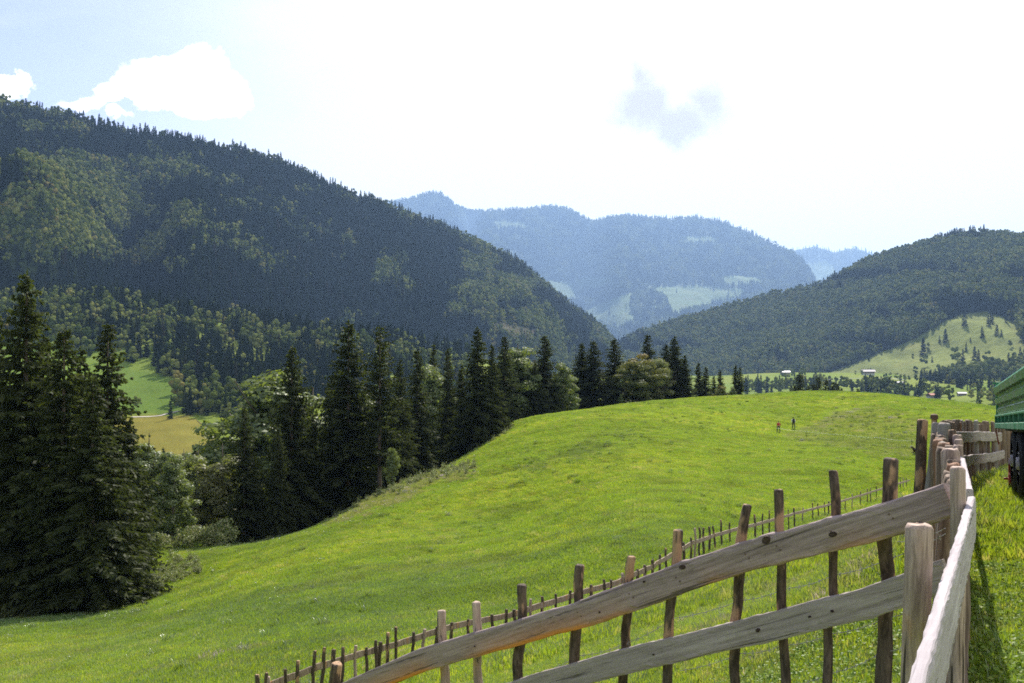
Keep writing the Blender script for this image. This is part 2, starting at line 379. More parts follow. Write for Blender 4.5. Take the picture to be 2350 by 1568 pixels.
# ------------------------------------------------------------------ hills and mountains
def interp(lst, n):
    a = np.array(lst, float); t = np.r_[0, np.cumsum(np.abs(np.diff(a[:, 0])) + 1e-6)]; t /= t[-1]
    u = np.linspace(0, 1, n); return np.stack([np.interp(u, t, a[:, k]) for k in range(a.shape[1])], 1)
def hill_f(N):
    base = N.attr('cover'); p = N.pos(); n = N.noise(p, 0.06, 8, 0.7)
    c = N.mix(N.mapr(n, 0.3, 0.75, 0, 0.5), base, (0.05, 0.08, 0.02))
    return N.bsdf(c, 0.95, N.bump(n, 0.8, 8.0), 0.1)
M_HILL = mat('hill_cover', hill_f)
HILLS = {}
def hill(name, ridge, foot, low=14.0, nu=260, nv=90, power=1.0, amp=30.0, gully=90.0, seed=1, meadows=(), floor=(0.03, 0.04, 0.02), back=900.0, meadcol=(0.17, 0.21, 0.06), bumpf=None):
    rd = interp(ridge, nu); ft = interp(foot, nu)
    # smooth ridge depth
    Rp = np.array([P(a, b, d) for a, b, d in rd]); Rp[:, 2] -= low
    Fp = np.array([[P(a, HZ, d)[0], d, z] for a, z, d in ft])
    v = np.linspace(0, 1, nv)[None, :, None]
    S = Fp[:, None] * (1 - v) + Rp[:, None] * v
    zf = Fp[:, None, 2] ; zr = Rp[:, None, 2]; vv = v[..., 0]
    S[..., 2] = zf + (zr - zf) * (vv ** power)
    # gullies and spurs: displacement along the horizontal normal towards the viewer
    L = np.r_[0, np.cumsum(np.linalg.norm(np.diff(Fp[:, :2], axis=0), axis=1))][:, None] * np.ones((1, nv))
    g = fbm(L / (gully * 3.0), vv * 1.6 + seed * 3.1, 4, seed) * np.sin(np.pi * np.clip(vv, 0, 1)) ** 0.7
    dirv = Fp - Rp; dirv[:, 2] = 0; dirv /= np.linalg.norm(dirv, axis=1)[:, None]
    S = S + dirv[:, None] * (g * amp)[..., None]
    S[..., 2] += 0.45 * amp * fbm(L / gully, vv * 5 + 9, 4, seed + 5) * np.sin(np.pi * vv) ** 0.6
    S[..., 2] += 0
    if bumpf is not None: S = bumpf(S, vv, L, dirv)
    nb = 24; vb = np.linspace(0, 1, nb + 1)[1:][None, :, None]
    Bp = Rp - dirv * back; Bp[:, 2] = -60
    B = Rp[:, None] * (1 - vb) + Bp[:, None] * vb; B[..., 2] = Rp[:, None, 2] + (-60 - Rp[:, None, 2]) * (vb[..., 0] ** 1.3)
    full = np.concatenate([S, B], 1); m = full.shape[1]
    V = full.reshape(-1, 3)
    i, j = np.meshgrid(np.arange(nu - 1), np.arange(m - 1), indexing='ij')
    F = np.stack([i * m + j, (i + 1) * m + j, (i + 1) * m + j + 1, i * m + j + 1], 2).reshape(-1, 4)
    pX, pY = proj(V); w = fbm(V[:, 0] / 60, V[:, 1] / 60, 4, 61); w2 = fbm(V[:, 0] / 60, V[:, 1] / 60, 4, 62)
    c = np.tile(np.array(floor), (len(V), 1)); isb = (np.arange(m)[None] >= nv) * np.ones((nu, 1), bool)
    mk = np.zeros(len(V), bool)
    for poly in meadows: mk |= inpoly(pX + 6 * w, pY + 4 * w2, poly)
    mk &= ~isb.ravel().astype(bool)
    mc = np.array(meadcol) * (1 + 0.28 * fbm(V[:, 0] / 120, V[:, 2] / 14, 4, 64))[:, None] + np.array([0.03, 0.0, 0.01]) * np.clip(w, 0, 1)[:, None]
    c = np.where(mk[:, None], mc, c)
    me = np_mesh(name, V, F, M_HILL, smooth=True); vcol(me, 'cover', np.clip(c, 0.003, 1))
    tag(add_obj(name, me), kind='structure')
    HILLS[name] = (S, meadows)
    return S

LEFT_RIDGE = [(-700,120,1900),(-300,180,1900),(0,222,1900),(150,252,2000),(280,290,2080),(420,308,2150),(500,330,2200),(640,362,2300),(760,415,2400),(850,452,2500),(920,478,2600),(1000,505,2700),(1100,550,2800),(1200,605,2900),(1270,662,2950),(1330,712,3000),(1380,748,3050),(1420,790,3100),(1500,850,3150)]
LEFT_FOOT = [(-700,-40,1150),(0,-30,1200),(600,-30,1400),(1000,-35,1750),(1400,-40,2300),(1520,-40,2700)]
def left_bump(S, vv, L, dirv):
    pX, pY = proj(S)
    # the spur at the far left and the valley cut right of it, the lit shoulder at the right-hand end
    b = 190 * np.exp(-((pX - 60) / 150) ** 2) * np.exp(-((vv - 0.42) / 0.20) ** 2)
    b -= 90 * np.exp(-((pX - 300) / 70) ** 2) * np.exp(-((vv - 0.45) / 0.3) ** 2)
    b += 120 * np.exp(-((pX - 1180) / 110) ** 2) * np.exp(-((vv - 0.38) / 0.22) ** 2)
    b -= 80 * np.exp(-((pX - 720) / 130) ** 2) * np.exp(-((vv - 0.5) / 0.3) ** 2)
    b += 70 * np.exp(-((pX - 440) / 60) ** 2) * np.exp(-((vv - 0.4) / 0.3) ** 2)
    S = S + dirv[:, None] * b[..., None]; S[..., 2] += 0.28 * b
    return S
CLEARCUT = [(1130,742),(1160,740),(1235,762),(1250,780),(1190,785),(1150,765)]
hill('mountain_slope', LEFT_RIDGE, LEFT_FOOT, low=15, amp=75, gully=170, seed=3, power=1.05, nu=320, nv=110, bumpf=left_bump, meadows=[CLEARCUT], meadcol=(0.24, 0.20, 0.12))
RIGHT_RIDGE = [(1330,830,3400),(1400,798,3400),(1450,768,3350),(1550,735,3300),(1640,712,3250),(1700,695,3200),(1780,675,3150),(1850,660,3100),(1900,645,3050),(1960,613,3000),(2010,593,2950),(2080,568,2900),(2150,548,2850),(2200,536,2800),(2250,534,2750),(2300,532,2700),(2350,542,2650),(2500,560,2600),(2900,600,2500)]
RIGHT_FOOT = [(1330,-50,2900),(1600,-45,2500),(1900,-25,2150),(2100,-25,1750),(2350,-25,1500),(2900,-20,1300)]
CLEARING = [(1880,862),(1930,846),(1990,822),(2085,782),(2140,752),(2200,722),(2265,712),(2330,742),(2356,800),(2352,835),(2250,852),(2140,872),(2110,884),(2080,930),(1990,930),(1860,930)]
hill('wooded_mountain', RIGHT_RIDGE, RIGHT_FOOT, low=12, amp=80, gully=190, seed=8, power=1.15, nu=320, nv=110, meadows=[CLEARING], meadcol=(0.165, 0.190, 0.028))
FAR_RIDGE = [(700,520,13562),(800,490,13562),(880,466,13562),(930,458,13562),(965,448,13562),(990,441,13562),(1012,443,13452),(1030,456,13344),(1048,474,13235),(1075,484,16875),(1110,487,12906),(1150,483,12906),(1200,483,12688),(1230,476,12688),(1260,475,12688),(1300,474,12688),(1330,492,12469),(1362,507,12250),(1400,503,12250),(1440,500,12250),(1480,500,12031),(1540,502,12031),(1600,498,11812),(1650,506,11594),(1700,522,11375),(1745,545,11156),(1790,566,10938),(1840,590,10719),(1870,640,10500),(1900,700,10281)]
FAR_FOOT = [(700,-20,8000),(1200,-20,7500),(1500,-20,7100),(1900,-20,6900)]
FAR_M = [[(1255,645),(1310,648),(1330,690),(1300,690),(1265,665)],[(1320,640),(1400,635),(1420,655),(1370,672),(1330,665)],
         [(1340,712),(1420,680),(1500,660),(1600,655),(1700,662),(1720,680),(1640,700),(1560,722),(1480,748),(1400,752),(1350,735)],
         [(1130,508),(1200,510),(1225,524),(1140,524)],[(1560,540),(1640,545),(1650,560),(1570,560)],[(1640,635),(1720,632),(1760,650),(1680,655)]]
FAR_HOLE = [[(1452,675),(1500,668),(1530,690),(1545,730),(1460,745),(1445,700)]]
def far_bump(S, vv, L, dirv):
    pX, pY = proj(S)
    b = 700 * np.exp(-((pX - 1130) / 60) ** 2) * np.exp(-((vv - 0.45) / 0.28) ** 2)
    b += 500 * np.exp(-((pX - 1560) / 120) ** 2) * np.exp(-((vv - 0.2) / 0.18) ** 2)
    b -= 560 * np.exp(-((pX - 1330) / 70) ** 2) * np.exp(-((vv - 0.5) / 0.3) ** 2)
    b += 430 * np.exp(-((pX - 1420) / 45) ** 2) * np.exp(-((vv - 0.6) / 0.3) ** 2)
    S = S + dirv[:, None] * b[..., None]; S[..., 2] += 0.2 * b
    return S
hill('distant_mountain', FAR_RIDGE, FAR_FOOT, low=16, amp=330, gully=700, seed=14, power=1.2, nu=300, nv=110, meadows=FAR_M, back=1500, meadcol=(0.085, 0.125, 0.035), bumpf=far_bump, floor=(0.03, 0.045, 0.02))
hill('horizon_mountain', [(1600,640,16500),(1700,600,16500),(1790,578,16500),(1830,572,16500),(1868,564,16500),(1890,570,16500),(1915,578,16500),(1940,571,16500),(1962,568,16500),(1990,577,16500),(2020,590,16500),(2100,620,16500),(2200,660,16500)],
     [(1600,0,13500),(2200,0,13500)], low=14, amp=200, gully=800, seed=24, nu=160, nv=50, back=1200, floor=(0.05, 0.065, 0.035), meadows=[[(1850,605),(1900,600),(1925,625),(1880,650),(1855,640)]])
# ------------------------------------------------------------------ trees
def quads(c, a, b):
    """rhombic leaf faces: centre c, half axes a and b (n,3)"""
    n = len(c); V = np.stack([c - a, c - b, c + a, c + b], 1).reshape(-1, 3)
    return V, np.arange(4 * n).reshape(n, 4)
def rvec(rng, n):
    v = rng.normal(size=(n, 3)); return v / np.linalg.norm(v, axis=1)[:, None]
def spruce_mesh(seed, H=28.0, Rb=4.6, dz=0.5, nb=12, tw=0.34, tl=1.0, wid=0.15, start=0.05, ragged=0.3, expo=0.8, mats=None, gaps=0.0, droop=0.42):
    rng = np.random.default_rng(seed)
    C, A, B = [], [], []
    z = start * H
    asym = rng.uniform(0, 6.28); 
    while z < H * 0.985:
        f = 1 - z / H
        n = max(4, int(nb * (0.45 + 0.55 * f ** 0.5)))
        for k in range(n):
            if rng.random() < gaps: continue
            az = rng.uniform(0, 2 * math.pi)
            L = Rb * (f ** expo) * rng.uniform(1 - ragged, 1 + ragged * 0.45) * (1 + 0.12 * math.cos(az - asym)) + 0.18
            zz = z + rng.uniform(-dz, dz) * 0.6
            m = max(2, int(L / tw)); t = (np.arange(m) + rng.uniform(0.2, 1.0, m)) / m
            t = np.clip(t, 0.08, 1)
            d = np.array([math.cos(az), math.sin(az)]); s = np.array([-d[1], d[0]])
            up = 0.25 * f + 0.35 * (1 - f)
            px = L * t; pz = zz + L * (up * t - droop * (0.5 + f) * t ** 2 + 0.16 * t ** 4)
            for side in (-1, 1, 0, 0):
                ln = tl * (0.30 + 0.22 * L * (1 - t) ** 0.7) * rng.uniform(0.6, 1.25, m)
                ln = np.minimum(ln, 1.5 * tl)
                sp = side * rng.uniform(0.5, 0.95, m) if side else rng.uniform(-0.35, 0.35, m)
                fwd = rng.uniform(0.25, 0.8, m); dn = rng.uniform(0.12, 0.65, m) if side else rng.uniform(0.5, 1.1, m)
                dr = np.stack([fwd * d[0] + sp * s[0], fwd * d[1] + sp * s[1], -dn], 1)
                dr /= np.linalg.norm(dr, axis=1)[:, None]
                base = np.stack([px * d[0], px * d[1], pz], 1)
                a = dr * (ln * 0.5)[:, None]; C.append(base + a); A.append(a)
                w = np.cross(dr, rvec(rng, m)); w /= np.linalg.norm(w, axis=1)[:, None] + 1e-9
                B.append(w * (wid * tl * rng.uniform(0.6, 1.3, m))[:, None])
        z += dz * (0.65 + 0.5 * f)
    # leader
    k = 10; C.append(np.stack([np.zeros(k), np.zeros(k), np.linspace(H * 0.955, H * 1.0, k)], 1)); a = rvec(rng, k) * 0.22 * tl; a[:, 2] = np.abs(a[:, 2]) + 0.25; A.append(a); B.append(rvec(rng, k) * 0.08 * tl)
    V, F = quads(np.concatenate(C), np.concatenate(A), np.concatenate(B))
    return np_mesh('spruce_crown', V, F, mats or M_SPRUCE)
def trunk_mesh(H, r, seed=0, limbs=0, n=9, top=0.97, lean=0.02):
    rng = np.random.default_rng(seed + 900); mb = MB()
    zs = np.linspace(-0.8, H * top, 9); off = np.cumsum(rng.normal(0, lean * H / 9, (9, 2)), 0) * (limbs > 0)
    pts = np.c_[off, zs]; rad = r * (1 - (zs.clip(0) / H)) ** 0.8 + 0.02; rad[0] *= 1.35; rad[1] *= 1.05
    mb.tube(pts, rad, n)
    for k in range(limbs):
        h = rng.uniform(0.22, 0.75) * H; az = rng.uniform(0, 6.28); L = H * 0.30 * (1 - 0.55 * h / H) * rng.uniform(0.8, 1.2)
        b = np.array([np.interp(h, zs, pts[:, 0]), np.interp(h, zs, pts[:, 1]), h]); d = np.array([math.cos(az), math.sin(az), rng.uniform(0.5, 1.1)])
        r0 = np.interp(h, zs, rad) * 0.55
        mb.tube([b, b + d * L * 0.4, b + d * L * 0.75 + [0, 0, L * 0.1], b + d * L + [0, 0, L * 0.25]], [r0, r0 * 0.7, r0 * 0.4, 0.03], 6)
    return mb.mesh('trunk', M_BARK, True)
def broad_mesh(seed, H=20.0, W=6.0, base=0.12, nclump=46, leaves=260, ls=0.30, core=False, mats=None, shape='round', cr=(1.0, 1.9), nr=0.6, cs=0.78):
    rng = np.random.default_rng(seed); C, A, B, cV, cF = [], [], [], [], []; n0 = 0
    z0 = base * H; hh = (H - z0) / 2; zc = z0 + hh
    if core: import bmesh as _b
    for k in range(nclump):
        u = rvec(rng, 1)[0]; q = rng.uniform(0.5, 0.93) if k > nclump * 0.15 else rng.uniform(0.1, 0.5)
        wz = 1.0
        if shape == 'tall': wz = 1 - 0.35 * max(0, u[2])
        if shape == 'cone': wz = 1 - 0.6 * max(0, u[2]) + 0.1
        c = np.array([u[0] * W * wz, u[1] * W * wz, u[2] * hh]) * q + [0, 0, zc]
        rr = rng.uniform(*cr) * (W / 6.0)
        m = int(leaves * rng.uniform(0.7, 1.2))
        v = rvec(rng, m) * (rr * rng.uniform(0.55, 1.08, m))[:, None] * np.array([1.1, 1.1, 0.8])
        p = c + v; nrm = v / (np.linalg.norm(v, axis=1)[:, None]) + rvec(rng, m) * nr + [0, 0, 0.3]
        nrm /= np.linalg.norm(nrm, axis=1)[:, None]
        a = np.cross(nrm, rvec(rng, m)); a /= np.linalg.norm(a, axis=1)[:, None] + 1e-9; b = np.cross(nrm, a)
        s = ls * rng.uniform(0.6, 1.4, m)
        C.append(p); A.append(a * s[:, None]); B.append(b * (s * 0.62)[:, None])
        if core:
            bm = _b.new(); _b.ops.create_icosphere(bm, subdivisions=2, radius=rr * cs); bm.verts.ensure_lookup_table()
            vv = np.array([x.co for x in bm.verts]); ff = np.array([[x.index for x in f.verts] for f in bm.faces]); bm.free()
            vv = vv * (1 + 0.35 * (rng.random(len(vv)) - 0.5))[:, None] + c; cV.append(vv); cF.append(ff + n0); n0 += len(vv)
    V, F = quads(np.concatenate(C), np.concatenate(A), np.concatenate(B)); Fs = [F]
    if core: Fs.append(np.concatenate(cF) + len(V)); V = np.concatenate([V] + cV)
    return np_mesh('broad_crown', V, Fs, mats or M_DECID)

# low-detail kinds, for woods that are seen as a mass
LOW_CON = [spruce_mesh(40 + k, H=24, Rb=3.6 + 0.5 * k, dz=1.5, nb=8, tw=1.0, tl=1.9, wid=0.32, start=0.03, ragged=0.35, mats=M_FCON) for k in range(3)]
LOW_DEC = [broad_mesh(60 + k, H=17 + 2 * k, W=4.6 + 0.6 * k, base=0.05, nclump=11, leaves=30, ls=0.5, core=True, mats=M_FDEC, cr=(1.8, 2.9), nr=0.35, cs=0.9) for k in range(3)]
PROTO = []
for k, m in enumerate(LOW_CON + LOW_DEC):
    PROTO.append(bpy.data.objects.new('forest_kind', m))      # sources only, never linked to the scene

def scatter(name, pts, scl, rot, idx, protos, label, tilt=None, kind='stuff', cat=None, tint=None):
    me = bpy.data.meshes.new(name); me.vertices.add(len(pts)); me.vertices.foreach_set('co', np.asarray(pts, np.float32).ravel())
    def at(n, t, v, key='value'):
        a = me.attributes.new(n, t, 'POINT'); a.data.foreach_set(key, v)
    at('scl', 'FLOAT', np.asarray(scl, np.float32)); at('idx', 'INT', np.asarray(idx, np.int32))
    rv = np.zeros((len(pts), 3), np.float32); rv[:, 2] = rot
    if tilt is not None: rv[:, :2] = tilt
    at('rot', 'FLOAT_VECTOR', rv.ravel(), 'vector')
    if tint is not None:
        ta = me.attributes.new('tint', 'FLOAT_VECTOR', 'POINT'); ta.data.foreach_set('vector', np.asarray(tint, np.float32).ravel())
    o = add_obj(name, me)
    ng = bpy.data.node_groups.new(name, 'GeometryNodeTree')
    ng.interface.new_socket('Geometry', in_out='INPUT', socket_type='NodeSocketGeometry')
    ng.interface.new_socket('Geometry', in_out='OUTPUT', socket_type='NodeSocketGeometry')
    gi = ng.nodes.new('NodeGroupInput'); go = ng.nodes.new('NodeGroupOutput'); jn = ng.nodes.new('GeometryNodeJoinGeometry')
    def na(n, t):
        x = ng.nodes.new('GeometryNodeInputNamedAttribute'); x.data_type = t; x.inputs[0].default_value = n
        return [s for s in x.outputs if s.enabled and s.name == 'Attribute'][0]
    ia, sa, ra = na('idx', 'INT'), na('scl', 'FLOAT'), na('rot', 'FLOAT_VECTOR')
    for k, p in enumerate(protos):
        cp = ng.nodes.new('FunctionNodeCompare'); cp.data_type = 'INT'; cp.operation = 'EQUAL'
        ng.links.new(ia, cp.inputs[2]); cp.inputs[3].default_value = k
        oi = ng.nodes.new('GeometryNodeObjectInfo'); oi.inputs['Object'].default_value = p; oi.inputs['As Instance'].default_value = True
        ip = ng.nodes.new('GeometryNodeInstanceOnPoints')
        ng.links.new(gi.outputs[0], ip.inputs['Points']); ng.links.new(cp.outputs[0], ip.inputs['Selection'])
        ng.links.new(oi.outputs['Geometry'], ip.inputs['Instance'])
        ng.links.new(ra, ip.inputs['Rotation']); ng.links.new(sa, ip.inputs['Scale'])
        ng.links.new(ip.outputs[0], jn.inputs[0])
    ng.links.new(jn.outputs[0], go.inputs[0])
    md = o.modifiers.new('scatter', 'NODES'); md.node_group = ng
    return tag(o, label, cat, kind=kind)

def forest_on(hname, name, label, n, seed, conshare=0.6, sc=1.0, holes=(), strays=0.0, bias=None):
    S, meadows = HILLS[hname]; rng = np.random.default_rng(seed)
    nu, nv = S.shape[:2]
    a = np.linalg.norm(np.cross(S[1:, :-1] - S[:-1, :-1], S[:-1, 1:] - S[:-1, :-1]), axis=2)
    pX, pY = proj(S[:-1, :-1]); vis = (pX > -500) & (pX < 2850); a = a * np.where(vis, 1, 0.0)
    cell = rng.choice(a.size, n, p=(a / a.sum()).ravel()); i, j = np.unravel_index(cell, a.shape)
    u = rng.random(n)[:, None]; v = rng.random(n)[:, None]
    p = S[i, j] * (1 - u) * (1 - v) + S[i + 1, j] * u * (1 - v) + S[i, j + 1] * (1 - u) * v + S[i + 1, j + 1] * u * v
    px, py = proj(p); w = fbm(p[:, 0] / 60, p[:, 1] / 60, 4, 61); w2 = fbm(p[:, 0] / 60, p[:, 1] / 60, 4, 62)
    mk = np.zeros(n, bool)
    for poly in meadows: mk |= inpoly(px + 6 * w, py + 4 * w2, poly)
    for poly in holes: mk &= ~inpoly(px, py, poly)
    keep = ~mk | (rng.random(n) < strays); p = p[keep]; n = len(p)
    L = p[:, 0] / 90; q = fbm(L, p[:, 2] / 60, 4, seed + 1) + 0.35 * fbm(p[:, 0] / 22, p[:, 2] / 18, 2, seed + 2)
    q = q + (bias(*proj(p)) if bias else 0); thr = np.quantile(q, conshare); con = (q + rng.normal(0, 0.10, n)) < thr
    idx = np.where(con, rng.integers(0, 3, n), rng.integers(3, 6, n))
    s = sc * rng.uniform(0.6, 1.15, n) * (1 + 0.15 * q) * (1 + 0.3 * fbm(p[:, 0] / 70, p[:, 1] / 70, 3, seed + 7))
    if hname == 'mountain_slope':
        rx, ry = proj(p); rr_ = np.interp(rx, [a for a, b, c in LEFT_RIDGE], [b for a, b, c in LEFT_RIDGE]); top = np.exp(-np.clip(ry - rr_, 0, None) / 22); idx = np.where((top > 0.3) & (rng.random(n) < 0.4 + 0.5 * fbm(p[:, 0] / 120, p[:, 1] / 120, 2, 4)), rng.integers(3, 6, n), idx); s = s * (1 - 0.22 * top)
    p[:, 2] -= 1.0
    scatter(name, p, s, rng.uniform(0, 6.28, n), idx, PROTO, label)
QUICK = bool(globals().get('QUICK', False))
forest_on('mountain_slope', 'forest', 'dense dark mixed forest covering the long slope of the left mountain', 36000, 5, 0.66, 1.35, strays=0.05, bias=lambda a, b: 0.55 * np.exp(-((a - 90) / 130) ** 2 - ((b - 500) / 110) ** 2) + 0.25 * np.exp(-((a - 280) / 160) ** 2 - ((b - 480) / 150) ** 2) + 0.55 * np.exp(-((a - 1190) / 120) ** 2 - ((b - 690) / 70) ** 2) - 0.28 * np.exp(-((a - 800) / 230) ** 2) - 0.4 * np.exp(-((b - 690) / 60) ** 2) * (a < 700))
forest_on('wooded_mountain', 'forest', 'sunlit mixed forest on the rounded mountain behind the valley farms', 42000, 6, 0.17, 1.3, strays=0.004, bias=lambda a, b: 0.35 * np.exp(-((a - 1650) / 260) ** 2 - ((b - 740) / 90) ** 2) - 0.2 * np.exp(-((b - 820) / 25) ** 2))
forest_on('distant_mountain', 'forest', 'hazy blue forest on the distant mountain ridges', 60000, 7, 0.6, 2.6, holes=FAR_HOLE, strays=0.01)
forest_on('horizon_mountain', 'forest', 'very pale forest on the farthest hills at the skyline', 7000, 9, 0.6, 3.0, strays=0.02)
# ------------------------------------------------------------------ placing
from mathutils.bvhtree import BVHTree
def bvh_of(name):
    me = bpy.data.objects[name].data; n = len(me.vertices); co = np.empty(n * 3, np.float32); me.vertices.foreach_get('co', co)
    return BVHTree.FromPolygons([tuple(v) for v in co.reshape(-1, 3).tolist()], [tuple(p.vertices) for p in me.polygons])
BV = [bvh_of(n) for n in ('ground', 'mountain_slope', 'wooded_mountain')]
def cast(px, py):
    d = Vector(ray(px, py)).normalized(); best = None
    for b in BV:
        h = b.ray_cast(Vector((0, 0, 0)) + d * 3.0, d)
        if h[0] is not None and (best is None or h[3] < best[3]): best = h
    return np.array(best[0]) if best else None
def zat(x, y):
    z = -1e9
    for b in BV:
        h = b.ray_cast(Vector((x, y, 3000)), Vector((0, 0, -1)))
        if h[0] is not None: z = max(z, h[0][2])
    return z
def gat(x, y):
    return BV[0].ray_cast(Vector((x, y, 3000)), Vector((0, 0, -1)))[0][2]

SPRUCE = {}
def kind_mesh(kind, seed):
    key = (kind, seed)
    if key in SPRUCE: return SPRUCE[key]
    if kind == 'spruce': r = (spruce_mesh(100 + seed, H=28, Rb=6.2, dz=0.62, nb=12, ragged=0.55, tw=0.36, expo=0.82, tl=1.15, wid=0.12, droop=0.5), trunk_mesh(28, 0.34, seed), 28.0)
    if kind == 'slim': r = (spruce_mesh(200 + seed, H=26, Rb=4.5, dz=0.60, nb=11, ragged=0.6, tw=0.34, expo=0.78, tl=1.1, wid=0.12, droop=0.5), trunk_mesh(26, 0.28, seed), 26.0)
    if kind == 'open': r = (spruce_mesh(300 + seed, H=30, Rb=5.4, dz=0.8, nb=10, ragged=0.5, tw=0.36, expo=0.5, start=0.22, gaps=0.15, droop=0.3), trunk_mesh(30, 0.34, seed), 30.0)
    if kind == 'broad': r = (broad_mesh(400 + seed, H=19, W=4.6, base=0.04, nclump=64, leaves=340, ls=0.19, shape='tall'), trunk_mesh(19, 0.26, seed, limbs=9), 19.0)
    if kind == 'autumn': r = (broad_mesh(500 + seed, H=16, W=5.6, base=0.06, nclump=80, leaves=320, ls=0.19, mats=M_AUTUMN, shape='round', cr=(0.9, 1.5)), trunk_mesh(16, 0.3, seed, limbs=9), 16.0)
    if kind == 'shrub': r = (broad_mesh(600 + seed, H=2.4, W=1.7, base=0.0, nclump=26, leaves=60, ls=0.11, mats=M_SHRUB, cr=(1.2, 2.6)), None, 2.4)
    SPRUCE[key] = r; return r
def plant(name, kind, seed, x, y, z, H, wid, label, cat, group=None, rz=0.0):
    crown, trunk, H0 = kind_mesh(kind, seed)
    s = H / H0
    if trunk is None:
        o = add_obj(name, crown, None, (x, y, z)); s *= 0.8 if H > 2.35 else 0.45; o.scale = (s * wid, s * wid, s); o.rotation_euler = (0, 0, rz)
        return tag(o, label, cat, group)
    o = empty(name, (x, y, z), rz, (s * wid, s * wid, s))
    t = add_obj('trunk', trunk, o); c = add_obj('crown', crown, o)
    return tag(o, label, cat, group)
